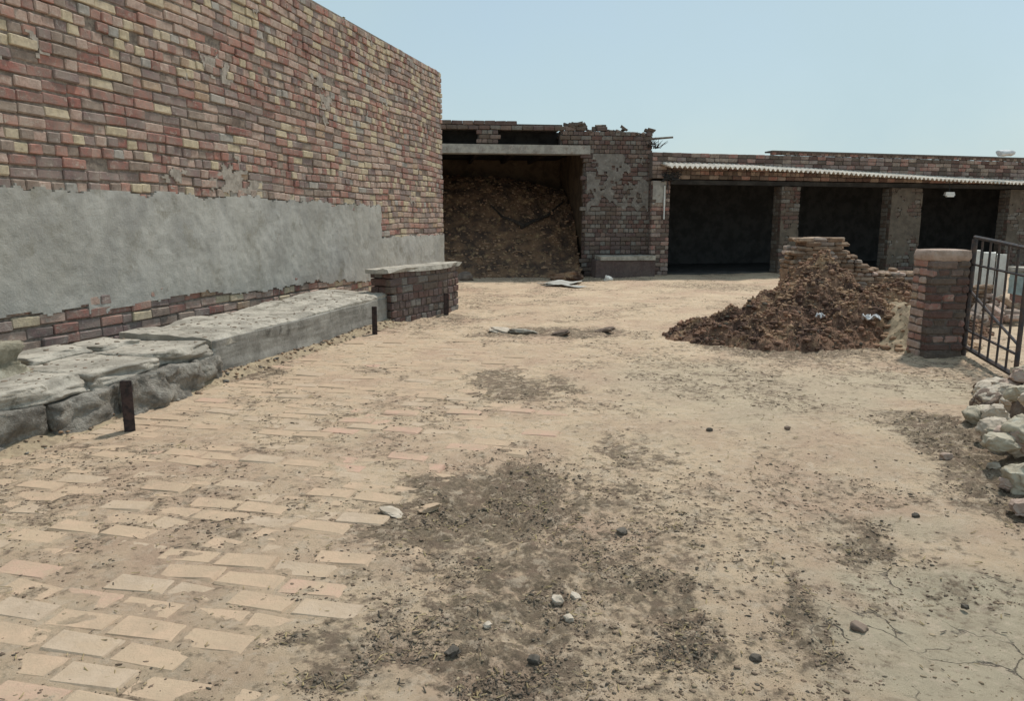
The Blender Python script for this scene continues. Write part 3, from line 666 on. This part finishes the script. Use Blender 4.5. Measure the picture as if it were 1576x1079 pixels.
# ============================================================ LONG SHED ON THE RIGHT
SA = math.radians(15.5); SD = Vector((math.cos(SA), math.sin(SA), 0)); SN = Vector((SD.y, -SD.x, 0)); S0 = Vector((3.82, 20.85, 0))
def sx_(u, v=350):
    r = ray(u, v); k = r.x / r.y; return (k * S0.y - S0.x) / (SD.x - k * SD.y)
rots = Matrix.Rotation(SA, 3, 'Z')
def sp_(s, dpt, z): return S0 + SD * s - SN * dpt + Vector((0, 0, z))
shed = empty('open_shed', tuple(sp_(6, 2, 0)), 'long low brick shed with dark open bays behind plastered columns', 'shed')
SL = sx_(1576) + 4.5; ST = 3.36; OZ = 2.5; BH = 2.62
cols = [(0.02, sx_(1030)), (sx_(1200), sx_(1229)), (sx_(1368), sx_(1416)), (sx_(1549), sx_(1600)), (SL - .6, SL)]
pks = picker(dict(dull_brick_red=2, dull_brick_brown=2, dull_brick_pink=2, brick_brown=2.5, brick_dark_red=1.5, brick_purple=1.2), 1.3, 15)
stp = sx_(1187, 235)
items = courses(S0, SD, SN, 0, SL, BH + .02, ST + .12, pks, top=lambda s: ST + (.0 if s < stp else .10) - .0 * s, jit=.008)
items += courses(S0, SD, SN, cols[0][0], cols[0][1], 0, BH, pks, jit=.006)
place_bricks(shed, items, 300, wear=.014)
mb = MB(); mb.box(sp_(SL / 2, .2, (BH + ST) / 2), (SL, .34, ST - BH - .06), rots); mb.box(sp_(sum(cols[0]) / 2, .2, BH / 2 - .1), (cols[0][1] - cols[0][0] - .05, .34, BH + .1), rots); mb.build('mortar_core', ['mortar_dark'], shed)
mb = MB(); mb.box(sp_((cols[0][1] + SL) / 2, .2, (OZ + BH) / 2), (SL - cols[0][1] - .02, .38, BH - OZ), rots, jit=.003); mb.build('lintel', ['soot_shade'], shed)  # near-black colour paints in the shade under the awning
for a, b_ in cols[1:]:
    V, Fc = rocklump(b_ - a - .03, .36, OZ + .18, int(a * 10), 4, .01, .985, 3); mt = Matrix.Translation(sp_((a + b_) / 2, .21, OZ / 2 - .1)) @ rots.to_4x4()
    co = link('column', mesh('column', V, Fc, 'col_plaster'), shed, mt)
    its = courses(S0, SD, SN, a, b_, 0, OZ, lambda s, z: random.choice(['dull_brick_brown', 'dull_brick_brown', 'dull_brick_grey', 'dull_brick_red']), jit=.009)
    its += courses(S0 + SD * a - SN * .13, -SN, -SD, 0, .26, 0, OZ, lambda s, z: random.choice(['dull_brick_brown', 'dull_brick_grey']), jit=.006)
    place_bricks(shed, its, 0, wear=.016)
    plaster(shed, S0, SD, SN, a + .01, b_ - .01, .2, OZ - .02, lambda S, Z: fbm(S, Z, 2.2, 5, int(a * 7) % 50, .6) > .47, 'plaster_patch', 'col_plaster', res=.035, off=.012, amp=.012, seed=int(a))
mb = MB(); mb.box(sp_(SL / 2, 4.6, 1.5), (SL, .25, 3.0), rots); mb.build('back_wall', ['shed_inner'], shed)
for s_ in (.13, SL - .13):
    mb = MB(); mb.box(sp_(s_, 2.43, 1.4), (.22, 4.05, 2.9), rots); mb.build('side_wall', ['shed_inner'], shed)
mb = MB(); mb.box(sp_(SL / 2, 2.55, 2.93), (SL, 4.3, .12), rots); mb.build('roof', ['soot_shade'], shed)
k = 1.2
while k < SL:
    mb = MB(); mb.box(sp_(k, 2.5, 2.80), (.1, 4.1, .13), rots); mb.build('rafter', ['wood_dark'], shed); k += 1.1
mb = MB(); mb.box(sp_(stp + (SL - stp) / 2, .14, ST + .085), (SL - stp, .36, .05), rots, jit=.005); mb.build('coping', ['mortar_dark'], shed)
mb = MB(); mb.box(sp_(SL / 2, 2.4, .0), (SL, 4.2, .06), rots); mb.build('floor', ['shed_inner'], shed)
# left column: pale plaster and a pipe
plaster(shed, S0, SD, SN, .03, cols[0][1] - .1, 1.95, 2.58, lambda S, Z: (Z > 2.0 + (fbm(S, Z, 6, 2, 2) - .5) * .3) & (S < .42), 'plaster_patch', 'lime_plaster', res=.04, seed=14)
mb = MB(); c0 = sp_(.36, -.05, 2.45); mb.tube([c0, sp_(.36, -.05, 2.0), sp_(.365, -.05, 1.55)], .02, .02, 7); tag(mb.build('drain_pipe', ['plastic_white']), 'thin pale pipe running down the first column of the shed', 'pipe')
mb = MB(); q = sp_(.5, -.12, 2.72)
for k in range(9):
    pts = [q + Vector((random.uniform(-.28, .28), random.uniform(-.08, .04), random.uniform(-.17, .12))) for _ in range(5)]; mb.tube(pts, .014, .014, 5)
mb.tube([q + Vector((-.1, 0, -.1)), q + Vector((-.05, -.02, -.5))], .012, .01, 5)
tag(mb.build('cable_tangle', ['cable']), 'tangle of dark cable hanging at the left end of the corrugated awning', 'cable')
# corrugated awning: overlapping sheets
aw = empty('corrugated_awning', tuple(sp_(.3, -.4, 2.95)), 'long pale corrugated sheet awning fixed below the shed parapet', 'awning')
aS, aE = sx_(1016, 258), SL - .3; nsh = 12; wsh = (aE - aS) / nsh
for k in range(nsh):
    s0_ = aS + k * wsh; s1_ = s0_ + wsh + .06; q = np.arange(s0_, s1_ + .001, .15 / 8)
    rows = []
    zed = lambda s_: 2.925 - .30 * sstep(np.asarray(s_), 1.0, 13.5)
    for dpt, dz in ((.0, .13), (-.3, .065), (-.62, 0)):
        rows.append((dpt, zed(q) + dz + .034 * np.sin(q * 2 * np.pi / .15) + .004 * (k % 2)))
    V = []; n_ = len(q)
    for th in (0, -.012):
        for dpt, zz in rows:
            for s_, z_ in zip(q, zz): V.append(sp_(s_, dpt - (.02 * math.sin(k * 2.1) if dpt < -.5 else 0) - .01, float(z_) + th))
    Fc = []
    for r in range(2):
        for i in range(n_ - 1):
            a = r * n_ + i; Fc.append((a, a + 1, a + n_ + 1, a + n_)); a += 3 * n_; Fc.append((a + n_, a + n_ + 1, a + 1, a))
    for i in range(n_ - 1): a = 2 * n_ + i; Fc.append((a, a + 1, a + 1 + 3 * n_, a + 3 * n_))
    link('sheet', mesh('sheet', V, Fc, 'asbestos'), aw)
# bits in and on the shed
lp = empty('wall_lamp', tuple(PY(1461, 297, 23.0)), 'small white lamp hanging in the third dark bay of the shed', 'lamp')
q = PY(1461, 298, 23.0); mb = MB(); mb.box(q + Vector((0, 0, 0)), (.30, .12, .10), None, jit=.006, taper=.8); mb.build('lamp_body', ['plastic_white'], lp)
mb = MB(); mb.box(q + Vector((.02, 0, -.07)), (.2, .09, .05), None, taper=1.2); mb.build('lamp_lens', ['lens'], lp)
mb = MB(); mb.tube([q + Vector((0, 0, .04)), q + Vector((0, .05, .4))], .012, .012, 5); mb.build('lamp_cord', ['cable'], lp)
q = PY(1552, 250, 23.4); V, Fc = rocklump(.5, .3, .2, 5, 2, .3, .3); o = link('white_sack', mesh('white_sack', V, Fc, 'cloth_white', smooth=True)); o.location = (q.x, q.y + .2, ST + .19)
tag(o, 'small white sack lying on the shed parapet at the right', 'sack')
# ============================================================ DUNG HEAP, BROKEN WALL
def hf2(X, Y):
    g_ = lambda cx, cy, rx, ry, h: h * np.exp(-(((X - cx) / rx) ** 2 + ((Y - cy) / ry) ** 2) ** 1.15)
    h = np.maximum.reduce([g_(4.55, 10.95, .75, .75, 1.0), g_(4.1, 10.3, .95, .8, .74), g_(3.3, 9.75, 1.05, .65, .40), g_(4.5, 9.7, .6, .7, .55), g_(2.85, 10.1, .7, .55, .22), g_(5.3, 10.5, 1.0, .8, .66), g_(3.5, 9.1, .8, .4, .22)])
    return h * sstep(h, .02, .12)
me_, g3 = heap('dung_heap', 4.1, 9.9, 2.4, 1.7, hf2, 'dung', .022, .22, 22)
dh = tag(link('dung_heap', me_), 'dark brown heap of dung and rubbish sloping down from the broken wall', 'heap')
X, Y, Z = [a.ravel() for a in g3]; okk = np.nonzero((hf2(X, Y) > .05))[0]
for m_, n_, a, b_ in (('dung_clod', 9000, .004, .04), ('dung_dry', 6500, .004, .030), ('litter_dark', 1800, .004, .03)):
    idx = rng.choice(okk, n_ * 2); 
    if m_ == 'dung_dry': idx = idx[np.argsort(-Z[idx] + rng.uniform(0, .5, len(idx)))][:n_]
    else: idx = idx[:n_]
    o = scatter('clods', np.stack([X[idx], Y[idx], Z[idx] + .008], 1), a + (b_ - a) * rng.random(len(idx)) ** 5, m_, dh, flat=.8, el=.55); o['kind'] = 'stuff'
# broken mud brick wall behind it
mw = empty('broken_mud_wall', (4.9, 11.4, 0), 'crumbling mud brick wall stub rising behind the dark heap', 'wall')
def mtop(s):
    u = [(0, .8), (.08, 1.02), (.15, 1.25), (.30, 1.27), (.45, 1.23), (.6, 1.21), (.68, 1.28), (.8, 1.27), (.86, 1.12), (.95, 1.0), (1.1, .86), (1.35, .75), (2.0, .72), (2.6, .66), (3.2, .45)]
    return float(np.interp(s, [a for a, _ in u], [b for _, b in u]))
def pkm(s, z): return random.choices(['mud_brick', 'mud_brick_pale', 'brick_pink', 'brick_brown'], [5, .6 + 1.6 * (z > 1.1), .8, 1.5])[0]
m0 = PY(1218, 400, 11.3); m0.z = 0; md_ = Vector((1, .05, 0)).normalized(); mn = Vector((md_.y, -md_.x, 0)); items = []
for ly in range(3):
    items += courses(m0 - mn * (.15 * ly), md_, mn, .0, 3.2, .0, 1.4, pkm, ch=.066, bl=.22, bd=.14, top=lambda s, ly=ly: mtop(s) + random.uniform(-.04, .03), jit=.022, skip=.03, gap=.004, vgap=.002)
place_bricks(mw, items, 300, wear=.02)
mb = MB()
for s_ in np.arange(.05, 3.2, .11): mb.box(m0 + md_ * float(s_) - mn * .22 + Vector((0, 0, (mtop(s_) - .16) / 2)), (.112, .36, mtop(s_) - .16), None, jit=.006)
mb.build('mud_core', ['mud_brick'], mw)
# pale sand slope between heap and gate pillar
def hf3(X, Y): return .48 * np.exp(-(((X - 5.15) / .55) ** 2 + ((Y - 9.9) / .9) ** 2)) + .35 * np.exp(-(((X - 4.9) / .35) ** 2 + ((Y - 9.1) / .5) ** 2))
me_, g3 = heap('sand_pile', 5.1, 9.8, 1.3, 1.5, hf3, 'litter_tan', .04, .08, 33)
sp2 = tag(link('sand_pile', me_), 'pale sandy spoil sloping between the dark heap and the gate pillar', 'pile')
X, Y, Z = [a.ravel() for a in g3]; okk = np.nonzero(hf3(X, Y) > .06)[0]; idx = rng.choice(okk, 500)
o = scatter('clods', np.stack([X[idx], Y[idx], Z[idx]], 1), .01 + .05 * rng.random(len(idx)) ** 2, 'dung_dry', sp2); o['kind'] = 'stuff'
# white rag on the heap, one pale scrap
def hz2(x, y): return gz(x, y) - .06 + float(hf2(np.array([x]), np.array([y]))[0])
def rag(u, v, Y, sx, sy, name, lab, cat, m, seed, zadd=.03):
    q = PY(u, v, Y); n_ = 12; V = []; rr = random.Random(seed)
    for j in range(n_):
        for i in range(n_):
            a, b2 = i / (n_ - 1) - .5, j / (n_ - 1) - .5
            e = .12 * math.sin(7 * b2 + seed) ; V.append((q.x + (a * (1 + .4 * math.sin(5 * b2 + seed)) + e * .5) * sx, q.y + (b2 * (1 + .4 * math.cos(4 * a + seed)) + e) * sy, q.z + zadd + .035 * math.sin(9 * a + seed) * math.cos(8 * b2) + rr.uniform(-.008, .008)))
    Fc = [(j * n_ + i, j * n_ + i + 1, (j + 1) * n_ + i + 1, (j + 1) * n_ + i) for j in range(n_ - 1) for i in range(n_ - 1)]
    o = link(name, mesh(name, V, Fc, m, smooth=True)); md = o.modifiers.new('thick', 'SOLIDIFY'); md.thickness = .008; tag(o, lab, cat); return o
def ragpos(u, v):
    for k in range(500):
        Y = 8 + k * .01; q = PY(u, v, Y)
        if q.z < hz2(q.x, q.y): return Y - .02
    return 9.4
rag(1338, 494, ragpos(1338, 494), .17, .13, 'white_rag', 'crumpled white rag on the right flank of the dark heap', 'rag', 'cloth_white', 3, .05)
rag(1262, 490, ragpos(1262, 490), .08, .07, 'paper_scrap', 'tiny pale paper scrap in the middle of the dark heap', 'scrap', 'cloth_white', 8, .04)

# ============================================================ GATE PILLAR
px0, px1, py0, py1 = 4.60, 5.02, 8.2, 8.62
gp = empty('gate_pillar', ((px0 + px1) / 2, (py0 + py1) / 2, 0), 'square dark red brick gate pillar with a rounded cement cap', 'pillar')
mb = MB(); mb.box(((px0 + px1) / 2, (py0 + py1) / 2, .45), (px1 - px0 - .03, py1 - py0 - .03, 1.2)); mb.build('mortar_core', ['mortar_dark'], gp)
pkf = lambda s, z: random.choices(['dull_brick_red', 'dull_brick_pink', 'brick_dark_red', 'dull_brick_brown'], [3, 1.2, 1.8, 2])[0]
pk_lit = lambda s, z: random.choices(['brick_red', 'brick_pink', 'brick_orange'], [2.5, 3, .6])[0]  # left face: paler, pinker bricks paint in its lit look
items = courses((px0, py0, 0), (1, 0, 0), (0, -1, 0), 0, .42, -.03, 1.08, pkf, ch=.092, bl=.28, jit=.007, header=.2)
items += courses((px0, py1, 0), (0, -1, 0), (-1, 0, 0), 0, .295, -.03, 1.08, pk_lit, ch=.092, bl=.28, jit=.007, header=.2)
items += courses((px1, py0, 0), (0, 1, 0), (1, 0, 0), .125, .42, -.03, 1.08, pkf, ch=.092, bl=.28, jit=.007, header=.2)
items += courses((px1, py1, 0), (-1, 0, 0), (0, 1, 0), .125, .295, -.03, 1.08, pkf, ch=.092, bl=.28, jit=.007, header=.2)
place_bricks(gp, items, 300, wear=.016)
V, Fc = rocklump(.465, .465, .14, 4, 3, .05, .62, 2); o = link('cap', mesh('cap', V, Fc, 'stone_pink', smooth=True), gp, Matrix.Translation(((px0 + px1) / 2, (py0 + py1) / 2, 1.125)))
# ============================================================ IRON GATE
g0 = Vector((5.09, 8.30, 0)); gdir = Vector((-.254, -.967, 0)).normalized(); GW = 1.5
gate = empty('iron_gate', tuple(g0), 'dark iron bar gate swung open beside the brick pillar', 'gate')
def gp_(t_, z): return g0 + gdir * t_ + Vector((0, 0, z))
def bar(name, a, b_, r, n=6):
    mb = MB(); mb.tube([a, a.lerp(b_, .5) + Vector((random.uniform(-.004, .004), 0, random.uniform(-.003, .003))), b_], r, r, n); return mb.build(name, ['iron'], gate)
bar('hinge_post', gp_(0, -.02), gp_(0, 1.30), .03, 8)
bar('end_post', gp_(GW, .06), gp_(GW, 1.24), .022, 8)
bar('top_rail', gp_(.0, 1.325), gp_(GW, 1.25), .022); bar('rail', gp_(0, 1.03), gp_(GW, 1.0), .014); bar('rail', gp_(0, .30), gp_(GW, .27), .014)
bar('bottom_rail', gp_(0, .11), gp_(GW, .07), .026); bar('brace', gp_(0, .74), gp_(GW, .36), .014)
for k in range(1, 6): bar('bar', gp_(GW * k / 6, .1), gp_(GW * k / 6, 1.29 - .0 * k), .0115)
# ============================================================ YARD BEHIND THE GATE
ww = empty('whitewashed_wall', (7.9, 13, 0), 'low whitewashed wall glimpsed behind the bars of the gate', 'wall')
a = PY(1484, 470, 12.9); b_ = PY(1546, 470, 12.6); d = (b_ - a); a.z = b_.z = 0; d.z = 0; Ln = d.length; d.normalize()
for k in range(3):
    V, Fc = rocklump(Ln * .30, .2, 1.12 - .06 * k, 80 + k, 3, .02, .97, 2); c = a + d * (Ln * (.17 + .33 * k)); c.z = .45
    link('panel', mesh('panel', V, Fc, 'whitewash'), ww, Matrix.Translation(c) @ Matrix.Rotation(math.atan2(d.y, d.x), 4, 'Z'))
mb = MB(); mb.box(a + d * (Ln / 2) + Vector((0, .03, .35)), (Ln * .98, .1, 1.0), Matrix.Rotation(math.atan2(d.y, d.x), 3, 'Z')); mb.build('core', ['stone_pink'], ww)
V, Fc = rocklump(.9, .6, .36, 91, 3, .03, .95, 2); q = PY(1606, 440, 11.4)
tt = empty('painted_tank', (q.x + .1, q.y, 0), 'pale green painted tank partly seen at the right edge behind the gate', 'tank')
link('tank_body', mesh('tank_body', V, Fc, 'teal_paint'), tt, Matrix.Translation((q.x + .1, q.y, .56)))
mb = MB()
for dx_ in (-.35, .35):
    mb = MB(); mb.box((q.x + .1 + dx_, q.y, .18), (.14, .5, .44), None, jit=.01); mb.build('support', ['brick_red'], tt)
mb = MB(); mb.box((q.x + .1, q.y, .77), (.96, .66, .06), None, jit=.01); mb.build('lid', ['concrete_top'], tt)
rb = empty('rubble_heap', (7.2, 11.6, 0), 'heap of broken pinkish bricks behind the gate bars', 'heap')
items = []
for k in range(70):
    q = PY(random.uniform(1478, 1562), 485, random.uniform(10.7, 12.3)); hh = .30 * math.exp(-((q.y - 11.4) / .55) ** 2)
    items.append((Matrix.Translation((q.x, q.y, random.uniform(.0, hh + .06))) @ Euler([random.uniform(-.6, .6), random.uniform(-.6, .6), random.uniform(0, 6)]).to_matrix().to_4x4(), (random.choice([.14, .28, .2]), .12, .09), random.choice(['brick_pink', 'brick_red', 'brick_brown', 'brick_orange'])))
place_bricks(rb, items, 100, wear=.016)

# ============================================================ ROCK HEAP AT THE RIGHT EDGE
rocks = [(1518, 668, .27, .18, .15, 'stone_pale', 'broad pale flat faced stone at the left tip of the rock heap'),
 (1558, 700, .30, .22, .13, 'stone_green', 'greenish grey slab stone jutting left from the middle of the rock heap'),
 (1577, 750, .21, .19, .19, 'stone_green', 'pale rounded stone cut by the right frame edge, lowest big one of the heap'),
 (1554, 747, .12, .10, .08, 'brick_pink', 'small orange pink brick piece left of the lowest pale stone'),
 (1579, 783, .13, .12, .09, 'stone_pink', 'small sand coloured stone right at the bottom of the rock heap'),
 (1566, 618, .26, .2, .17, 'stone_pink', 'pinkish rounded stone on the upper end of the rock heap'),
 (1540, 640, .15, .13, .10, 'stone_pink', 'dull pink stone wedged above the broad pale one'),
 (1504, 636, .14, .08, .07, 'brick_brown', 'brown brick fragment behind the broad pale stone'),
 (1576, 672, .20, .18, .20, 'stone_brown', 'dark brown stone in the shaded hollow of the rock heap'),
 (1455, 710, .07, .06, .05, 'stone_pink', 'small pink pebble on dark soil left of the rock heap'),
 (1528, 722, .07, .05, .04, 'stone_pale', 'small pale chip on the dark soil below the rock heap')]
def rock(u, v, dx, dy, dz, m, lab, group, zb=0, seed=None, cat='stone'):
    q = P(u, v, zb) if u > 0 else PY(-u, 426, 19.55 if u != -937 else 19.3); V, Fc = rocklump(dx, dy, dz, seed if seed is not None else int(u + v), 4 if dx > .1 else 3, .34, .36, 1.9)
    o = link('stone' if 'brick' not in m else 'brick_fragment', mesh('stone', V, Fc, m, smooth=True)); g0_ = max(gz(q.x, q.y), zb - .05)
    o.location = (q.x, q.y, g0_ + dz * .30); o.rotation_euler = (random.uniform(-.25, .25), random.uniform(-.25, .25), random.uniform(0, 6)); tag(o, lab, cat, group); return o
for (u, v, dx, dy, dz, m, lab) in rocks: rock(u, v, dx, dy, dz, m, lab, 'stones heaped at the right edge of the yard')
for k in range(46):
    y = random.uniform(4.35, 6.5); x = (.645 if y > 5 else .66) * y + random.uniform(.0, .62)
    if x / y > .74: continue
    s_ = random.uniform(.10, .20); V, Fc = rocklump(s_ * 1.3, s_, s_ * .8, 300 + k, 4, .34, .36, 1.9)
    mm = random.choice(['stone_pale', 'stone_pink', 'stone_green', 'stone_brown', 'stone_pale']); o = link('stone', mesh('stone', V, Fc, mm, smooth=True))
    zz = gz(x, y) + max(0, (x / y - .64)) * 3.4 * random.uniform(.2, 1); o.location = (x, y, zz + s_ * .22); o.rotation_euler = [random.uniform(-.5, .5) for _ in range(3)]
    tag(o, '%s %s filler stone in the %s part of the rock heap' % ('small' if s_ < .135 else 'middling' if s_ < .17 else 'large', dict(stone_pale='pale', stone_pink='pinkish', stone_green='greenish grey', stone_brown='brown')[mm], 'near' if y < 5.0 else 'middle' if y < 5.6 else 'far'), 'stone', 'stones filling the rock heap')
# ============================================================ LOOSE STONES AND SCRAPS ON THE YARD
loose = [(858, 914, .05, .045, .035, 'stone_pale', 'white angular stone, left of the pale pair in the dark litter'),
 (886, 909, .045, .035, .025, 'stone_pale', 'pale stone, right of the pale pair in the dark litter'),
 (875, 941, .04, .035, .025, 'stone_pale', 'yellowish round pebble just below the pale pair of stones'),
 (750, 954, .032, .028, .022, 'stone_pale', 'lone pale pebble in the brown litter left of the stone pair'),
 (696, 1000, .05, .045, .03, 'stone_dark', 'dark grey stone low in the litter near the bottom of the photo'),
 (822, 1008, .045, .04, .03, 'stone_dark', 'blackish stone in the litter below the pale stones'),
 (958, 812, .05, .05, .035, 'stone_dark', 'dark lump lying by itself right of the big litter patch'),
 (1322, 955, .06, .055, .03, 'stone_brown', 'dark clod lying in a hollow at the lower right of the yard'),
 (1487, 919, .035, .022, .02, 'stone_dark', 'small dark elongated pebble on the cracked pale mud'),
 (1164, 1003, .04, .035, .025, 'stone_dark', 'dark pebble near the bottom edge right of the centre'),
 (604, 785, .14, .10, .025, 'stone_pale', 'flat white slab fragment tipped at the edge of the paving'),
 (662, 778, .13, .08, .035, 'paver_tan', 'loose tan brick end lying in the dark litter patch'),
 (-937, 426, .22, .2, .16, 'whitewash', 'white round stone before the trough at the back'),
 (-872, 421, .85, .5, .28, 'dung', 'low dark clump of rubbish before the barn opening'),
 (803, 510, .38, .22, .07, 'concrete_top', 'pale concrete lump in the debris across the yard middle'),
 (770, 508, .3, .2, .06, 'stone_pale', 'pale flat rubble piece left in the debris strip of the yard'),
 (862, 512, .25, .18, .07, 'stone_brown', 'brown clod right in the debris strip across the yard'),
 (930, 508, .35, .16, .06, 'stone_brown', 'long brown clod at the right end of the debris strip'),
 (-715, 412, .5, .4, .22, 'stone_brown', 'dark lump at the foot of the barn beside the plinth'),
 (1092, 662, .045, .04, .03, 'stone_dark', 'lone dark pebble on bare sand in the yard centre'),
 (1212, 664, .04, .035, .03, 'stone_brown', 'lone brown pebble on bare sand right of the yard centre'),
 (1410, 785, .035, .03, .025, 'stone_dark', 'small black pebble above the cracked mud near the stones')]
for (u, v, dx, dy, dz, m, lab) in loose: rock(u, v, dx, dy, dz, m, lab, 'loose stones on the yard', cat='clump' if 'clump' in lab else 'stone')
rag(862, 438, P(862, 438).y, .85, 1.3, 'plastic_sheet', 'flat whitish plastic sheet on the ground before the barn', 'sheet', 'sheet_grey', 5, .02)
# ---------- fine litter: clods, crumbs, straw (uncountable)
def samp(n, f, umin=-60, umax=1640, vmin=425, vmax=1100):
    out = []
    while sum(len(a) for a in out) < n:
        u = rng.uniform(umin, umax, n * 3); v = rng.uniform(vmin, vmax, n * 3)
        a = (u - CU) / F; b2 = (CV - v) / F; ry = CP + SP * b2; rz = -SP + CP * b2; t_ = -H / rz; x = a * t_; y = ry * t_
        k = rng.random(len(x)) < f(x, y)
        kb = (y > 1.6) & (((x - K0.x) * WN.x + (y - K0.y) * WN.y) > .1) & (y < 20)
        k &= kb; out.append(np.stack([x[k], y[k]], 1))
    p = np.concatenate(out)[:n]; zz = gh(p[:, 0], p[:, 1]); return np.concatenate([p, zz[:, None]], 1)
fl = lambda x, y: field(LIT, x, y) * sstep(fbm(x, y, 5, 4, 88, .6), .42, .62)
fa = lambda x, y: (.05 + sstep(fbm(x, y, 1.3, 5, 61, .65), .48, .62)) * (.35 + .65 * sstep(y, 3, 5))
for nm, n_, fn, m_, a, b_, lab in [('dark_crumbs', 11000, fl, 'litter_dark', .0015, .009, 'dark crumbs of litter lying in the stained patches of the yard'),
   ('brown_crumbs', 11000, fl, 'litter_brown', .0015, .009, 'brown crumbs of earth mixed into the litter patches'),
   ('sandy_crumbs', 7000, lambda x, y: np.maximum(fl(x, y), .15), 'litter_tan', .0015, .010, 'sandy crumbs and small clods strewn over the yard'),
   ('scattered_grit', 20000, fa, 'litter_brown', .0015, .010, 'brown grit strewn in drifts over the bare dust of the yard'),
   ('scattered_scraps', 7000, fa, 'litter_dark', .0015, .009, 'dark scraps strewn in drifts over the bare dust of the yard')]:
    p = samp(n_, fn); sz = (a + (b_ - a) * rng.random(len(p)) ** 6) * (.75 + p[:, 1] * .07); p[:, 2] += sz * .2
    o = scatter(nm, p, sz, m_, flat=.45, el=.6); tag(o, lab, kind='stuff')
def straws(n_, fn, name, m_, lab):
    p = samp(n_, fn); l = rng.uniform(.006, .02, n_) * (.8 + p[:, 1] * .06); wq = rng.uniform(.0012, .003, n_) * (.8 + p[:, 1] * .1); a = rng.uniform(0, 6.28, n_); tl = rng.uniform(-.3, .3, n_)
    d = np.stack([np.cos(a) * l, np.sin(a) * l, tl * l], 1); s_ = np.stack([-np.sin(a) * wq, np.cos(a) * wq, wq * 0], 1); up = np.stack([wq * 0, wq * 0, wq], 1)
    c = p + [0, 0, .006]; V = np.stack([c - d - s_, c - d + s_, c + d + s_, c + d - s_, c - d + up, c + d + up], 1).reshape(-1, 3)
    base = (np.arange(n_) * 6)[:, None]; Fc = np.concatenate([base + [0, 3, 5, 4], base + [1, 4, 5, 2], base + [0, 1, 2, 3]], 0)
    tag(link(name, mesh(name, V, Fc.tolist(), m_)), lab, kind='stuff')
straws(900, lambda x, y: np.maximum(fl(x, y), .06), 'straw_bits', 'straw', 'short bits of pale straw strewn through the litter')
straws(250, lambda x, y: np.maximum(fl(x, y), .05), 'twig_bits', 'litter_dark', 'short dark twig bits strewn over the dust')
# dirt bank along the foot of the ledge
def hf4(X, Y):
    o_ = (X - K0.x) * WN.x + (Y - K0.y) * WN.y; s_ = (X - K0.x) * WD.x + (Y - K0.y) * WD.y
    return (.085 + .05 * (fbm(s_, s_ * 0, 1.1, 3, 71) - .5)) * np.exp(-((o_ - .02) / (.10 + .07 * vn(s_, s_ * 0, .9, 4))) ** 2)
for s0_, s1_ in ((-1.0, 6.8),):
    res = .03; S, O = np.meshgrid(np.arange(s0_, s1_, res), np.arange(-.05, .42, res)); X = K0.x + WD.x * S + WN.x * O; Y = K0.y + WD.y * S + WN.y * O
    Z = gh(X, Y) - .02 + hf4(X, Y) + (fbm(X, Y, 9, 3, 3) - .5) * .03; b2 = S.shape[1]; V = np.stack([X, Y, Z], -1).reshape(-1, 3)
    Fc = [(j * b2 + i, (j + 1) * b2 + i, (j + 1) * b2 + i + 1, j * b2 + i + 1) for j in range(S.shape[0] - 1) for i in range(b2 - 1)]
    tag(link('dirt_bank', mesh('dirt_bank', V, Fc, 'litter_tan')), 'low bank of drifted dirt along the foot of the ledge', kind='stuff')
for m_, n_ in (('litter_brown', 500), ('stone_rough', 120), ('dung_dry', 350)):
    s_ = rng.uniform(-1, 6.6, n_); o_ = np.abs(rng.normal(.05, .12, n_)); x = K0.x + WD.x * s_ + WN.x * o_; y = K0.y + WD.y * s_ + WN.y * o_
    zz = gh(x, y) + hf4(x, y) - .01; o = scatter('ledge_foot_crumbs', np.stack([x, y, zz], 1), .004 + .025 * rng.random(n_) ** 4, m_, flat=.4)
    tag(o, {'litter_brown': 'brown crumbs along the foot of the ledge', 'stone_rough': 'grey chips fallen from the ledge', 'dung_dry': 'dry tan clods along the foot of the ledge'}[m_], kind='stuff')
n_ = 900; s_ = rng.uniform(-1.5, 6.5, n_); o_ = rng.uniform(-1.0, -.03, n_); x = K0.x + WD.x * s_ + WN.x * o_; y = K0.y + WD.y * s_ + WN.y * o_
bpy.context.view_layer.update(); dg = bpy.context.evaluated_depsgraph_get(); pts = []
for a, b_ in zip(x, y):
    hit, loc, *_r = sc.ray_cast(dg, Vector((a, b_, .8)), Vector((0, 0, -1)), distance=.7)
    if hit and loc.z > .3: pts.append((loc.x, loc.y, loc.z))
o = scatter('ledge_grit', np.array(pts), .004 + .022 * rng.random(len(pts)) ** 4, 'litter_brown', flat=.4); tag(o, 'brown grit and dirt lying on top of the ledges', kind='stuff')
print('objects', len(bpy.data.objects))
